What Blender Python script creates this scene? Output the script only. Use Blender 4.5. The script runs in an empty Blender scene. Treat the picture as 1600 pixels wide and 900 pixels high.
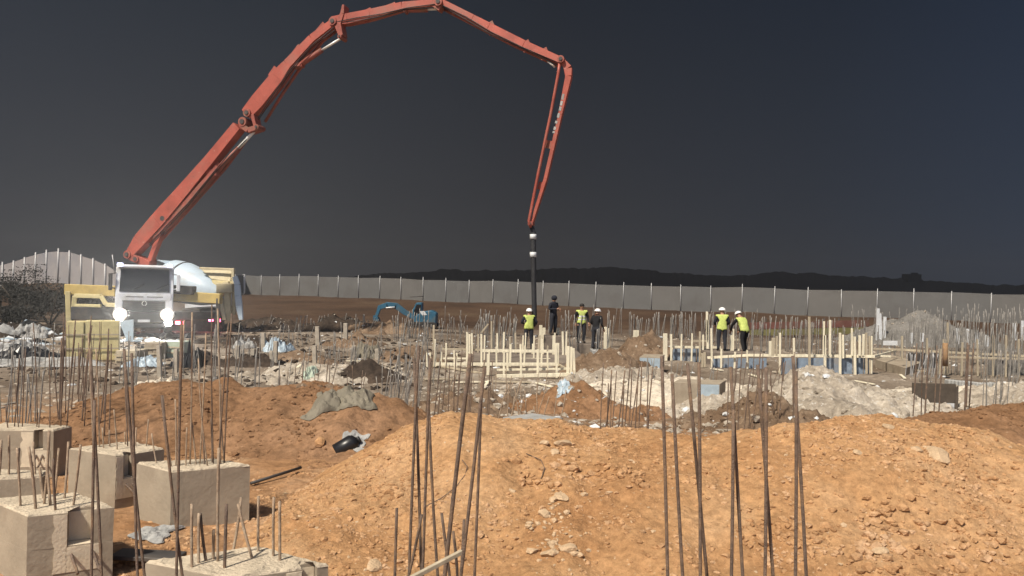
import bpy, bmesh, math, random
import numpy as np
from mathutils import Vector, Matrix

random.seed(11)
RNG = np.random.RandomState(5)
R_ = math.radians
scene = bpy.context.scene
COL = scene.collection

# ------------------------------------------------------------------ camera
F = 1180.0                                  # focal length in pixels of a 1600 px wide frame
CAM = Vector((0.0, 0.0, 3.0))
ROLL, PITCH = R_(1.5), R_(0.30)
cam_d = bpy.data.cameras.new('camera')
cam_d.sensor_width = 36.0
cam_d.lens = 36.0 * F / 1600.0
cam_d.clip_start, cam_d.clip_end = 0.05, 3000
cam = bpy.data.objects.new('camera', cam_d)
COL.objects.link(cam)
CAMROT = Matrix.Rotation(math.pi / 2 - PITCH, 3, 'X') @ Matrix.Rotation(ROLL, 3, 'Z')
cam.matrix_world = Matrix.Translation(CAM) @ CAMROT.to_4x4()
scene.camera = cam

# ------------------------------------------------------------------ light
SUN_EL, SUN_AZ = R_(52), R_(218)             # azimuth the light comes FROM, clockwise from +Y
sun_d = bpy.data.lights.new('sun', 'SUN')
sun_d.energy, sun_d.angle, sun_d.color = 4.3, R_(3.5), (1.0, 0.90, 0.76)
sun = bpy.data.objects.new('sun', sun_d)
COL.objects.link(sun)
to_light = Vector((math.sin(SUN_AZ) * math.cos(SUN_EL), math.cos(SUN_AZ) * math.cos(SUN_EL), math.sin(SUN_EL)))
sun.rotation_euler = to_light.to_track_quat('Z', 'Y').to_euler()
sun.location = to_light * 60
scene.view_settings.view_transform = 'Standard'
scene.view_settings.look = 'None'
scene.view_settings.gamma = 1.0
scene.view_settings.exposure = 0.5
scene.view_settings.use_curve_mapping = False

w = bpy.data.worlds.new('World'); scene.world = w; w.use_nodes = True
nt = w.node_tree; N, L = nt.nodes, nt.links
N.clear()
out = N.new('ShaderNodeOutputWorld')
sky = N.new('ShaderNodeTexSky'); sky.sky_type = 'NISHITA'; sky.sun_disc = False
sky.sun_elevation, sky.sun_rotation = SUN_EL, SUN_AZ
bg1 = N.new('ShaderNodeBackground'); bg1.inputs['Strength'].default_value = 0.0006
L.new(sky.outputs[0], bg1.inputs['Color'])
tc = N.new('ShaderNodeTexCoord'); sep = N.new('ShaderNodeSeparateXYZ'); L.new(tc.outputs['Generated'], sep.inputs[0])
def ramp(stops, src):
    r = N.new('ShaderNodeValToRGB'); el = r.color_ramp.elements
    while len(el) < len(stops): el.new(0.5)
    for e, (p, c) in zip(el, stops): e.position = p; e.color = (*c, 1)
    L.new(src, r.inputs[0]); return r
# night sky: grey glow of the site lights low down, darker overhead, bluer towards the east
r_el = ramp([(0.0, (.032, .0298, .0322)), (.12, (.0245, .0242, .0272)), (.38, (.0118, .0142, .0195)), (1.0, (.03, .031, .035))], sep.outputs['Z'])
mr = N.new('ShaderNodeMapRange'); mr.inputs[1].default_value = -1; mr.inputs[2].default_value = 1
L.new(sep.outputs['X'], mr.inputs[0])
r_az = ramp([(.20, (1.24, 1.34, 1.42)), (.36, (1.15, 1.2, 1.2)), (.52, (.86, .88, .90)), (.68, (.74, .86, 1.02)), (.78, (.76, 1.02, 1.42))], mr.outputs[0])
mul = N.new('ShaderNodeMix'); mul.data_type = 'RGBA'; mul.blend_type = 'MULTIPLY'; mul.inputs[0].default_value = 1
L.new(r_el.outputs[0], mul.inputs[6]); L.new(r_az.outputs[0], mul.inputs[7])
# added front fill: unseen sky behind the camera made far brighter
mb = N.new('ShaderNodeMapRange'); mb.inputs[1].default_value = 0.1; mb.inputs[2].default_value = -0.6; mb.inputs[3].default_value = 1; mb.inputs[4].default_value = 13
L.new(sep.outputs['Y'], mb.inputs[0])
bg2 = N.new('ShaderNodeBackground'); L.new(mul.outputs[2], bg2.inputs['Color']); L.new(mb.outputs[0], bg2.inputs['Strength'])
ad = N.new('ShaderNodeAddShader'); L.new(bg1.outputs[0], ad.inputs[0]); L.new(bg2.outputs[0], ad.inputs[1]); L.new(ad.outputs[0], out.inputs[0])

# ------------------------------------------------------------------ pixel helpers
def ray(px, py):
    return CAMROT @ Vector(((px - 800) / F, (450 - py) / F, -1.0))
def P(px, py, d):                             # the point at world depth Y = d seen at a photo pixel
    r = ray(px, py); return CAM + r * (d / r.y)
def PZ(px, py, z):                            # the point at height z seen at a photo pixel
    r = ray(px, py); return CAM + r * ((z - CAM.z) / r.z)
def hor(px): return 444 + (px - 800) * math.tan(ROLL)

# ------------------------------------------------------------------ noise
def _hash(ix, iy, seed):
    h = (ix * 374761393 + iy * 668265263 + seed * 974634777) & 0x7fffffff
    h = ((h ^ (h >> 13)) * 1274126177) & 0x7fffffff
    return ((h ^ (h >> 16)) & 0xffff) / 65535.0
def vnoise(x, y, s=1.0, seed=0):
    x = np.asarray(x, float) / s + 1000.3; y = np.asarray(y, float) / s + 1000.7
    ix = np.floor(x).astype(np.int64); iy = np.floor(y).astype(np.int64)
    fx, fy = x - ix, y - iy
    fx = fx * fx * (3 - 2 * fx); fy = fy * fy * (3 - 2 * fy)
    a, b, c, d = _hash(ix, iy, seed), _hash(ix + 1, iy, seed), _hash(ix, iy + 1, seed), _hash(ix + 1, iy + 1, seed)
    return (a * (1 - fx) + b * fx) * (1 - fy) + (c * (1 - fx) + d * fx) * fy - 0.5
def fbm(x, y, s=1.0, oct=4, seed=0, gain=.5):
    v = 0; a = 1.0
    for i in range(oct):
        v = v + a * vnoise(np.asarray(x) * (1 + .07 * i) + .3 * i * np.asarray(y) * .2, y, s, seed + i * 17); a *= gain; s *= .47
    return v
def sstep(a, b, x):
    t = np.clip((np.asarray(x, float) - a) / (b - a), 0, 1); return t * t * (3 - 2 * t)

# ------------------------------------------------------------------ materials
def new_mat(name):
    m = bpy.data.materials.new(name); m.use_nodes = True
    return m, m.node_tree.nodes, m.node_tree.links, m.node_tree.nodes['Principled BSDF']
def mat(name, c, rough=.7, var=.25, scale=6.0, c2=None, bump=0.0, bscale=40.0, metal=0.0, streak=False, emit=None, estr=0, spec=.4, dirt=None):
    m, n, l, b = new_mat(name)
    tc = n.new('ShaderNodeTexCoord'); src = tc.outputs['Object']
    if streak:
        mp = n.new('ShaderNodeMapping'); mp.inputs['Scale'].default_value = (1, 1, .12); l.new(src, mp.inputs[0]); src = mp.outputs[0]
    no = n.new('ShaderNodeTexNoise'); no.inputs['Scale'].default_value = scale; no.inputs['Detail'].default_value = 6; no.inputs['Roughness'].default_value = .65
    l.new(src, no.inputs['Vector'])
    cr = n.new('ShaderNodeValToRGB'); e = cr.color_ramp.elements
    c2 = c2 or tuple(x * (1 - var) for x in c); c1 = tuple(min(1, x * (1 + var * .6)) for x in c)
    e[0].position, e[1].position = .32, .68
    e[0].color, e[1].color = (*c2, 1), (*c1, 1)
    l.new(no.outputs[0], cr.inputs[0]); colout = cr.outputs[0]
    if dirt:
        n3 = n.new('ShaderNodeTexNoise'); n3.inputs['Scale'].default_value = scale * .35; n3.inputs['Detail'].default_value = 8; n3.inputs['Roughness'].default_value = .7
        l.new(src, n3.inputs['Vector'])
        r3 = n.new('ShaderNodeValToRGB'); r3.color_ramp.elements[0].position = .5; r3.color_ramp.elements[1].position = .66
        l.new(n3.outputs[0], r3.inputs[0])
        mx = n.new('ShaderNodeMix'); mx.data_type = 'RGBA'; l.new(r3.outputs[0], mx.inputs[0]); l.new(colout, mx.inputs[6]); mx.inputs[7].default_value = (*dirt, 1); colout = mx.outputs[2]
    l.new(colout, b.inputs['Base Color'])
    b.inputs['Roughness'].default_value = rough; b.inputs['Metallic'].default_value = metal
    b.inputs['Specular IOR Level'].default_value = spec
    if bump:
        n2 = n.new('ShaderNodeTexNoise'); n2.inputs['Scale'].default_value = bscale; n2.inputs['Detail'].default_value = 5
        l.new(tc.outputs['Object'], n2.inputs['Vector'])
        bp = n.new('ShaderNodeBump'); bp.inputs['Strength'].default_value = bump; bp.inputs['Distance'].default_value = .02
        l.new(n2.outputs[0], bp.inputs['Height']); l.new(bp.outputs[0], b.inputs['Normal'])
    if emit:
        b.inputs['Emission Color'].default_value = (*emit, 1); b.inputs['Emission Strength'].default_value = estr
    return m
def soil(name, cols, big=.35, fine=9.0, bump=.6, bscale=26.0, pale=None, pale_at=.66):
    """loose earth: patches of several tones, fine grain, pale pebbly flecks"""
    m, n, l, b = new_mat(name)
    tc = n.new('ShaderNodeTexCoord'); src = tc.outputs['Object']
    a = n.new('ShaderNodeTexNoise'); a.inputs['Scale'].default_value = big; a.inputs['Detail'].default_value = 8; a.inputs['Roughness'].default_value = .68; a.inputs['Distortion'].default_value = .4
    l.new(src, a.inputs['Vector'])
    cr = n.new('ShaderNodeValToRGB'); e = cr.color_ramp.elements
    while len(e) < len(cols): e.new(.5)
    for i, c in enumerate(cols): e[i].position = .34 + .32 * i / (len(cols) - 1); e[i].color = (*c, 1)
    l.new(a.outputs[0], cr.inputs[0])
    g = n.new('ShaderNodeTexNoise'); g.inputs['Scale'].default_value = fine; g.inputs['Detail'].default_value = 9; g.inputs['Roughness'].default_value = .75
    l.new(src, g.inputs['Vector'])
    gr = n.new('ShaderNodeValToRGB'); gr.color_ramp.elements[0].position = .36; gr.color_ramp.elements[1].position = .64
    gr.color_ramp.elements[0].color = (.66, .64, .62, 1); gr.color_ramp.elements[1].color = (1.22, 1.2, 1.18, 1)
    l.new(g.outputs[0], gr.inputs[0])
    mu = n.new('ShaderNodeMix'); mu.data_type = 'RGBA'; mu.blend_type = 'MULTIPLY'; mu.inputs[0].default_value = 1
    l.new(cr.outputs[0], mu.inputs[6]); l.new(gr.outputs[0], mu.inputs[7]); colr = mu.outputs[2]
    if pale:
        v = n.new('ShaderNodeTexNoise'); v.inputs['Scale'].default_value = fine * 1.7; v.inputs['Detail'].default_value = 4; l.new(src, v.inputs['Vector'])
        vr = n.new('ShaderNodeValToRGB'); vr.color_ramp.elements[0].position = pale_at; vr.color_ramp.elements[1].position = pale_at + .05; l.new(v.outputs[0], vr.inputs[0])
        mx = n.new('ShaderNodeMix'); mx.data_type = 'RGBA'; l.new(vr.outputs[0], mx.inputs[0]); l.new(colr, mx.inputs[6]); mx.inputs[7].default_value = (*pale, 1); colr = mx.outputs[2]
    l.new(colr, b.inputs['Base Color']); b.inputs['Roughness'].default_value = .95; b.inputs['Specular IOR Level'].default_value = .15
    h = n.new('ShaderNodeTexNoise'); h.inputs['Scale'].default_value = bscale; h.inputs['Detail'].default_value = 8; h.inputs['Roughness'].default_value = .7; l.new(src, h.inputs['Vector'])
    bp = n.new('ShaderNodeBump'); bp.inputs['Strength'].default_value = bump; bp.inputs['Distance'].default_value = .05
    l.new(h.outputs[0], bp.inputs['Height']); l.new(bp.outputs[0], b.inputs['Normal'])
    return m

M = {}
M['orange'] = soil('orange_soil', [(.37, .20, .092), (.46, .272, .135), (.53, .34, .19)], .8, 14, .7, 30, (.56, .42, .28), .68)
M['clod'] = soil('orange_clods', [(.37, .205, .098), (.47, .285, .15), (.55, .37, .23)], 3, 14, .5, 40)
M['red'] = soil('red_soil', [(.18, .098, .050), (.24, .138, .075), (.30, .18, .105)], .8, 9, .6, 22, (.36, .24, .15), .69)
M['brown'] = soil('brown_soil', [(.125, .082, .052), (.185, .130, .088), (.25, .19, .135)], .6, 7, .7, 16, (.33, .27, .20), .66)
M['grey'] = soil('grey_rubble', [(.27, .235, .19), (.39, .345, .285), (.52, .475, .405)], .7, 6, .9, 14, (.52, .49, .44), .62)
M['sand'] = soil('pale_sand', [(.50, .44, .355), (.58, .525, .435), (.64, .59, .50)], .6, 6, .5, 14, (.55, .52, .47), .66)
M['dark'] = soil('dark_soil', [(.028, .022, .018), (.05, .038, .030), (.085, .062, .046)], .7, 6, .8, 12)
M['gravel'] = soil('grey_gravel', [(.13, .125, .115), (.18, .175, .165), (.24, .23, .215)], .9, 9, .7, 20)
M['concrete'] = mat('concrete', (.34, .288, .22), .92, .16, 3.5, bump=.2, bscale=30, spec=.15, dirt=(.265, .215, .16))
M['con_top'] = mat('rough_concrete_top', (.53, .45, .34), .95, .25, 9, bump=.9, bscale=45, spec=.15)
M['lit_con'] = mat('painted_light_concrete', (.62, .535, .405), .9, .14, 8, bump=.2, bscale=50, spec=.2)  # concrete with the light on it put into a paler colour
M['con_grey'] = mat('grey_concrete', (.33, .33, .32), .9, .25, 5, bump=.4, bscale=30, spec=.2)
M['con_tan'] = mat('dusty_concrete', (.40, .355, .29), .9, .25, 5, bump=.4, bscale=30, spec=.2, dirt=(.30, .25, .19))
M['rust'] = mat('rusty_steel', (.185, .135, .105), .75, .4, 30, bump=.6, bscale=220, metal=.25, dirt=(.27, .18, .115))
M['rust2'] = mat('dusty_steel', (.36, .265, .185), .85, .4, 25, bump=.5, bscale=200, dirt=(.46, .37, .27))
M['steel'] = mat('grey_steel_bar', (.22, .21, .195), .7, .35, 20, metal=.2, dirt=(.33, .30, .26))
M['timber'] = mat('pale_timber', (.74, .68, .52), .8, .22, 9, streak=True, bump=.2)
M['timber2'] = mat('weathered_timber', (.43, .37, .27), .85, .25, 9, streak=True)
M['ply'] = mat('yellow_ply', (.62, .545, .29), .7, .16, 4, dirt=(.42, .34, .17))
M['board'] = mat('blue_grey_form_panel', (.22, .28, .36), .6, .3, 5, dirt=(.26, .26, .26))
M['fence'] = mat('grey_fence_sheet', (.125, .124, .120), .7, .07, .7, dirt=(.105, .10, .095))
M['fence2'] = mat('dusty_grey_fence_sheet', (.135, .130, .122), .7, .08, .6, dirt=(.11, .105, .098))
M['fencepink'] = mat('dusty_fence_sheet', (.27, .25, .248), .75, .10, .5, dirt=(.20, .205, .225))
M['post'] = mat('galvanised_post', (.40, .40, .40), .5, .15, 8, metal=.3)
M['boom'] = mat('red_boom_paint', (.37, .082, .054), .5, .28, 1.1, dirt=(.30, .115, .085), spec=.5)
def _splatter():
    nt_ = M['boom'].node_tree; n, l = nt_.nodes, nt_.links; b = n['Principled BSDF']; src = b.inputs['Base Color'].links[0].from_socket
    tcn = n.new('ShaderNodeTexCoord'); a = n.new('ShaderNodeTexNoise'); a.inputs['Scale'].default_value = 5.5; a.inputs['Detail'].default_value = 9; a.inputs['Roughness'].default_value = .8; l.new(tcn.outputs['Object'], a.inputs['Vector'])
    for lo, hi, colr in ((.60, .68, (.40, .30, .27)), (.0, .0, (.11, .05, .04))):
        rr_ = n.new('ShaderNodeValToRGB'); e = rr_.color_ramp.elements
        if lo: e[0].position, e[1].position = lo, hi
        else: e[0].position, e[1].position = .30, .40; e[0].color, e[1].color = (1, 1, 1, 1), (0, 0, 0, 1)
        l.new(a.outputs[0], rr_.inputs[0]); mx = n.new('ShaderNodeMix'); mx.data_type = 'RGBA'; l.new(rr_.outputs[0], mx.inputs[0]); l.new(src, mx.inputs[6]); mx.inputs[7].default_value = (*colr, 1); src = mx.outputs[2]
    l.new(src, b.inputs['Base Color'])
_splatter()
M['boomd'] = mat('worn_red_paint', (.31, .085, .062), .55, .3, 4, dirt=(.20, .11, .075))
M['chrome'] = mat('chrome_rod', (.80, .80, .78), .3, .05, 4, metal=.15)
M['rubber'] = mat('black_rubber', (.028, .029, .032), .6, .3, 6)
M['white'] = mat('white_paint', (.66, .68, .72), .35, .07, 3, dirt=(.50, .49, .47), spec=.5)
M['drum'] = mat('pale_blue_white_paint', (.47, .57, .66), .4, .08, 2, dirt=(.42, .44, .44), spec=.5)
M['yellow'] = mat('yellow_machine_paint', (.45, .335, .115), .6, .2, 2, dirt=(.30, .235, .12))
M['yellow2'] = mat('pale_yellow_paint', (.56, .48, .25), .6, .15, 3, dirt=(.40, .35, .22))
M['cream'] = mat('cream_paint', (.56, .49, .32), .5, .12, 3, dirt=(.45, .38, .24))
M['glass'] = mat('dark_windscreen', (.012, .014, .018), .06, .1, 2, spec=.6)
M['black'] = mat('black_plastic', (.018, .018, .02), .5, .3, 5)
M['dgrey'] = mat('dark_grey_metal', (.055, .052, .052), .6, .3, 5, dirt=(.10, .085, .07))
M['tyre'] = mat('dusty_tyre', (.03, .028, .027), .85, .3, 8, dirt=(.085, .07, .055))
M['rim'] = mat('steel_rim', (.22, .22, .22), .5, .2, 6, metal=.5)
M['blue'] = mat('blue_machine_paint', (.028, .105, .17), .5, .2, 3, dirt=(.09, .115, .12))
M['tarp'] = mat('grey_green_tarpaulin', (.18, .16, .12), .75, .25, 5, bump=.3, bscale=14)
M['plastic_blue'] = mat('pale_blue_plastic_sheet', (.36, .44, .50), .4, .2, 5)
M['plastic_white'] = mat('white_plastic_sheet', (.60, .62, .63), .45, .15, 5)
M['plastic_grey'] = mat('dusty_grey_sheet', (.33, .33, .32), .6, .35, 3, dirt=(.17, .15, .13))
M['wetcon'] = mat('muddy_concrete', (.17, .14, .115), .9, .3, 3, bump=.4, bscale=20, dirt=(.24, .20, .16))
M['plastic_green'] = mat('pale_green_sheet', (.40, .47, .38), .5, .15, 4)
M['plastic_black'] = mat('black_plastic_sheet', (.014, .014, .016), .35, .3, 5)
M['stone'] = mat('pale_limestone', (.50, .36, .225), .9, .25, 12, bump=.6, bscale=60)
M['hill'] = mat('unlit_scrub', (.004, .004, .005), .98, .4, .05, spec=0)  # near-black albedo paints in the floodlights not reaching this far
M['leaf'] = mat('dusty_dark_leaves', (.036, .035, .031), .8, .4, 3, spec=.2)
M['bark'] = mat('bark', (.07, .055, .04), .9, .3, 10)
M['skin'] = mat('skin', (.36, .20, .13), .6, .08, 8)
M['navy'] = mat('dark_navy_cloth', (.018, .020, .030), .9, .3, 14)
M['blackcloth'] = mat('black_cloth', (.011, .011, .013), .9, .3, 14)
M['jean'] = mat('dark_trousers', (.026, .028, .036), .9, .3, 14)
M['vest'] = mat('yellow_green_vest', (.50, .58, .155), .7, .12, 12)
M['reflect'] = mat('silver_reflective_band', (.72, .74, .70), .35, .08, 12)
M['helmet'] = mat('white_helmet', (.82, .82, .80), .3, .04, 4)
M['hair'] = mat('dark_hair', (.012, .010, .009), .7, .2, 12)
M['shoe'] = mat('work_boots', (.03, .022, .016), .8, .3, 12)
M['head'] = mat('lit_headlight', (1, 1, 1), .3, emit=(1.0, .95, .86), estr=60)
M['head2'] = mat('headlight_glare_inner', (1, 1, 1), .3, emit=(1.0, .90, .80), estr=1.1)  # emission paints glare around the headlight lens
M['head3'] = mat('headlight_glare_outer', (1, .9, .8), .3, emit=(1.0, .80, .72), estr=.32)  # fainter emission for the outer edge of the painted glare
M['marker'] = mat('lit_marker_lamp', (1, 1, 1), .3, emit=(.62, .66, 1.0), estr=14)
M['tail'] = mat('lit_tail_light', (.6, .02, .03), .3, emit=(1.0, .07, .14), estr=22)
M['redbar'] = mat('red_barrier', (.15, .062, .048), .8, .3, 1.2, dirt=(.11, .075, .055))
M['yelbar'] = mat('yellow_barrier', (.17, .155, .06), .8, .3, 1.2, dirt=(.13, .105, .06))

# ------------------------------------------------------------------ object helpers
USED = {}
def tag(o, label=None, cat=None, group=None, kind=None):
    if label:
        o['label'] = label
        if label in USED and not group: print('DUPLICATE LABEL', label)
        USED[label] = 1
    if cat: o['category'] = cat
    if group: o['group'] = group
    if kind: o['kind'] = kind
    return o
def empty(name, loc, label, cat, group=None):
    o = bpy.data.objects.new(name, None); COL.objects.link(o); o.location = loc; o.empty_display_size = .2
    return tag(o, label, cat, group)
def origin(o):
    return Vector(o.location) + (origin(o.parent) if o.parent else Vector((0, 0, 0)))

class MB:
    """collects shapes in world coordinates (through self.M) and links them as ONE mesh object"""
    def __init__(s, T=None): s.bm = bmesh.new(); s.M = T or Matrix.Identity(4)
    def _add(s, vs, fs, smooth=False, mi=0):
        bv = [s.bm.verts.new(s.M @ Vector(v)) for v in vs]
        for f in fs:
            try:
                q = s.bm.faces.new([bv[i] for i in f]); q.smooth = smooth; q.material_index = mi
            except ValueError: pass
        return s
    def box(s, c, d, rot=None, mi=0):
        c = Vector(c); h = Vector(d) / 2; R = rot or Matrix.Identity(3); vs = []
        for z in (-1, 1):
            for y in (-1, 1):
                for x in (-1, 1): vs.append(c + R @ Vector((x * h.x, y * h.y, z * h.z)))
        return s._add(vs, [(0, 2, 3, 1), (4, 5, 7, 6), (0, 1, 5, 4), (2, 6, 7, 3), (0, 4, 6, 2), (1, 3, 7, 5)], mi=mi)
    def bar(s, a, b, w0, h0, w1=None, h1=None, up=(0, 0, 1)):
        a, b = Vector(a), Vector(b); w1 = w0 if w1 is None else w1; h1 = h0 if h1 is None else h1
        z = (b - a).normalized(); upv = Vector(up)
        if abs(z.dot(upv)) > .97: upv = Vector((0, 1, 0))
        x = z.cross(upv).normalized(); y = x.cross(z); vs = []
        for p, w, h in ((a, w0, h0), (b, w1, h1)):
            for i, j in ((-1, -1), (1, -1), (1, 1), (-1, 1)): vs.append(p + x * i * w / 2 + y * j * h / 2)
        return s._add(vs, [(0, 3, 2, 1), (4, 5, 6, 7), (0, 1, 5, 4), (1, 2, 6, 5), (2, 3, 7, 6), (3, 0, 4, 7)])
    def tube(s, pts, rad, n=6, smooth=True):
        pts = [Vector(p) for p in pts]; rad = rad if isinstance(rad, (list, tuple)) else [rad] * len(pts); vs = []; fs = []
        t0 = (pts[-1] - pts[0]); x0 = Vector((1, 0, 0)) if abs(t0.normalized().x) < .9 else Vector((0, 1, 0))
        for k, p in enumerate(pts):
            t = (pts[min(k + 1, len(pts) - 1)] - pts[max(k - 1, 0)]).normalized()
            x = (x0 - t * x0.dot(t)).normalized(); y = t.cross(x)
            for i in range(n):
                a = 2 * math.pi * i / n; vs.append(p + (x * math.cos(a) + y * math.sin(a)) * rad[k])
        for k in range(len(pts) - 1):
            for i in range(n):
                j = (i + 1) % n; fs.append((k * n + i, k * n + j, k * n + n + j, k * n + n + i))
        fs.append(tuple(range(n))[::-1]); fs.append(tuple((len(pts) - 1) * n + i for i in range(n)))
        return s._add(vs, fs, smooth)
    def lathe(s, a, b, prof, n=24, smooth=True):
        a, b = Vector(a), Vector(b)
        return s.tube([a + (b - a) * t for t, _ in prof], [r for _, r in prof], n, smooth)
    def prism(s, poly, off):                   # polygon of 3-D points pushed along off
        n = len(poly); off = Vector(off); vs = [Vector(p) for p in poly] + [Vector(p) + off for p in poly]
        fs = [tuple(range(n))[::-1], tuple(range(n, 2 * n))] + [(i, (i + 1) % n, n + (i + 1) % n, n + i) for i in range(n)]
        return s._add(vs, fs)
    def build(s, name, m, parent=None, bevel=0.0, loc=None, rough=0.0, cuts=0, recalc=True):
        bm = s.bm
        if cuts: bmesh.ops.subdivide_edges(bm, edges=bm.edges[:], cuts=cuts, use_grid_fill=True)
        if rough:
            for v in bm.verts:
                q = v.co
                v.co = q + Vector((math.sin(q.y * 37 + q.z * 23) + math.sin(q.z * 91 + q.x * 17), math.sin(q.x * 41 + q.z * 29) + math.sin(q.x * 83), math.sin(q.x * 33 + q.y * 47) + math.sin(q.y * 97 + q.x * 61))) * rough * .5 + Vector((random.uniform(-1, 1), random.uniform(-1, 1), random.uniform(-1, 1))) * rough * .35
        if bevel: bmesh.ops.bevel(bm, geom=bm.edges[:], offset=bevel, segments=1, affect='EDGES', clamp_overlap=True)
        if recalc: bmesh.ops.recalc_face_normals(bm, faces=bm.faces[:])
        base = origin(parent) if parent else (Vector(loc) if loc is not None else Vector((0, 0, 0)))
        bmesh.ops.translate(bm, verts=bm.verts[:], vec=-base)
        me = bpy.data.meshes.new(name); bm.to_mesh(me); bm.free()
        for mm in (m if isinstance(m, (list, tuple)) else [m]): me.materials.append(mm)
        o = bpy.data.objects.new(name, me); COL.objects.link(o)
        if parent: o.parent = parent
        else: o.location = base
        return o
def np_mesh(name, verts, faces, m, smooth=True):
    me = bpy.data.meshes.new(name)
    verts = np.asarray(verts, np.float32); faces = np.asarray(faces, np.int32); k = faces.shape[1]
    me.vertices.add(len(verts)); me.vertices.foreach_set('co', verts.ravel())
    me.loops.add(faces.size); me.loops.foreach_set('vertex_index', faces.ravel())
    me.polygons.add(len(faces)); me.polygons.foreach_set('loop_start', np.arange(0, faces.size, k, dtype=np.int32))
    me.polygons.foreach_set('use_smooth', np.full(len(faces), smooth)); me.update(calc_edges=True); me.validate()
    me.materials.append(m)
    o = bpy.data.objects.new(name, me); COL.objects.link(o); return o

# ------------------------------------------------------------------ terrain
FA, FB = np.array([-35.6, 100.0]), np.array([48.0, 64.5])
FN = np.array([-(FB - FA)[1], (FB - FA)[0]]); FN = FN / np.linalg.norm(FN)
def base(x, y):
    x = np.asarray(x, float); y = np.asarray(y, float)
    z = .95 * (1 - sstep(8, 20, y))
    s = (x - FA[0]) * FN[0] + (y - FA[1]) * FN[1]
    z = z + .75 * sstep(-24, -1, s)
    z = z + 2.1 * np.exp(-((x + 41.5) / 6.5) ** 2 - ((y - 69) / 13) ** 2)
    z = z + .16 * fbm(x, y, 5, 3, 3) * sstep(9, 16, y) + .05 * fbm(x, y, .9, 4, 7)
    return z
MOUNDS = []
class Ridge:
    def __init__(s, crest, wf, wb, amp, seed, sharp=1.0):
        pts = [P(*c) for c in crest]; pts.sort(key=lambda p: p.x)
        s.x = np.array([p.x for p in pts]); s.y = np.array([p.y for p in pts]); s.z = np.array([p.z for p in pts])
        s.wf, s.wb, s.amp, s.seed, s.sharp = wf, wb, amp, seed, sharp; MOUNDS.append(s)
        s.box = (s.x[0] - .1, s.x[-1] + .1, s.y.min() - wf, s.y.max() + wb)
    def h(s, x, y):
        x = np.asarray(x, float); y = np.asarray(y, float); xq = x + .25 * fbm(x, y, 1.5, 2, s.seed + 5)
        yc = np.interp(xq, s.x, s.y); zc = np.interp(xq, s.x, s.z)
        dy = y - yc + .5 * fbm(x, y * .4, 1.3, 3, s.seed + 9)
        t = np.where(dy < 0, -dy / s.wf, dy / s.wb)
        pr = np.cos(np.clip(t, 0, 1) * math.pi) * .5 + .5; pr = pr ** s.sharp
        b = .95 * (1 - sstep(8, 20, y)) + .16 * fbm(x, y, 5, 3, 3) * sstep(9, 16, y) - .10
        ends = sstep(s.x[0] - .1, s.x[0] + .5, x) * (1 - sstep(s.x[-1] - .5, s.x[-1] + .1, x))
        z = b + (zc - b) * pr * ends
        a = s.amp * sstep(0, .25, pr)
        return z + a * (fbm(x, y, 1.1, 3, s.seed) * 1.0 + .55 * fbm(x, y, .33, 3, s.seed + 40) + .27 * np.abs(fbm(x, y, .12, 3, s.seed + 60)))
class Heap:
    def __init__(s, px, py, d, rx, ry, amp, seed, rot=0.0, p=1.15):
        q = P(px, py, d); s.c = (q.x, q.y); s.top = q.z; s.rx, s.ry, s.amp, s.seed, s.rot, s.p = rx, ry, amp, seed, rot, p; MOUNDS.append(s)
        m = max(rx, ry) * 1.15; s.box = (q.x - m, q.x + m, q.y - m, q.y + m)
    def h(s, x, y):
        x = np.asarray(x, float); y = np.asarray(y, float); dx, dy = x - s.c[0], y - s.c[1]
        c, n = math.cos(s.rot), math.sin(s.rot)
        r = np.sqrt(((dx * c + dy * n) / s.rx) ** 2 + ((-dx * n + dy * c) / s.ry) ** 2) * (1 + .5 * fbm(x, y, max(s.rx, s.ry) * .7, 2, s.seed + 3))
        pr = np.clip(1 - np.sqrt(r * r + .012) + .11, 0, 1.1) ** s.p
        pr = pr * (1 - .25 * sstep(.0, .5, fbm(x, y, s.rx * .5, 2, s.seed + 8)))
        b = base(x, y) - .09
        k = s.rx * .25
        return b + (s.top - b) * pr + s.amp * sstep(0, .2, pr) * (fbm(x, y, k, 3, s.seed) + .6 * np.abs(fbm(x, y, k * .25, 3, s.seed + 20)))
def top(x, y):
    z = float(base(x, y))
    for m in MOUNDS:
        if m.box[0] < x < m.box[1] and m.box[2] < y < m.box[3]: z = max(z, float(m.h(x, y)))
    return z
def hit(px, py, d0=3.0, d1=140.0):
    d = d0
    while d < d1:
        q = P(px, py, d)
        if q.z <= top(q.x, q.y): return q
        d *= 1.004
    return P(px, py, d1)
def mound_obj(name, m, material, step, label, cat='mound', keep=.04):
    x0, x1, y0, y1 = m.box
    xs = np.arange(x0, x1 + step, step); ys = np.arange(y0, y1 + step, step)
    X, Y = np.meshgrid(xs, ys); Z = m.h(X, Y); B = base(X, Y)
    nx = len(xs); idx = np.arange(X.size).reshape(X.shape)
    q = np.stack([idx[:-1, :-1], idx[:-1, 1:], idx[1:, 1:], idx[1:, :-1]], -1).reshape(-1, 4)
    ok = (Z > B - keep).ravel(); q = q[ok[q].any(1)]
    used = np.unique(q); re = np.full(X.size, -1); re[used] = np.arange(len(used))
    V = np.stack([X.ravel(), Y.ravel(), Z.ravel()], -1)[used]
    c = V.mean(0); c[2] = V[:, 2].min(); o = np_mesh(name, V - c, re[q], material); o.location = c
    return tag(o, label, cat)

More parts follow.
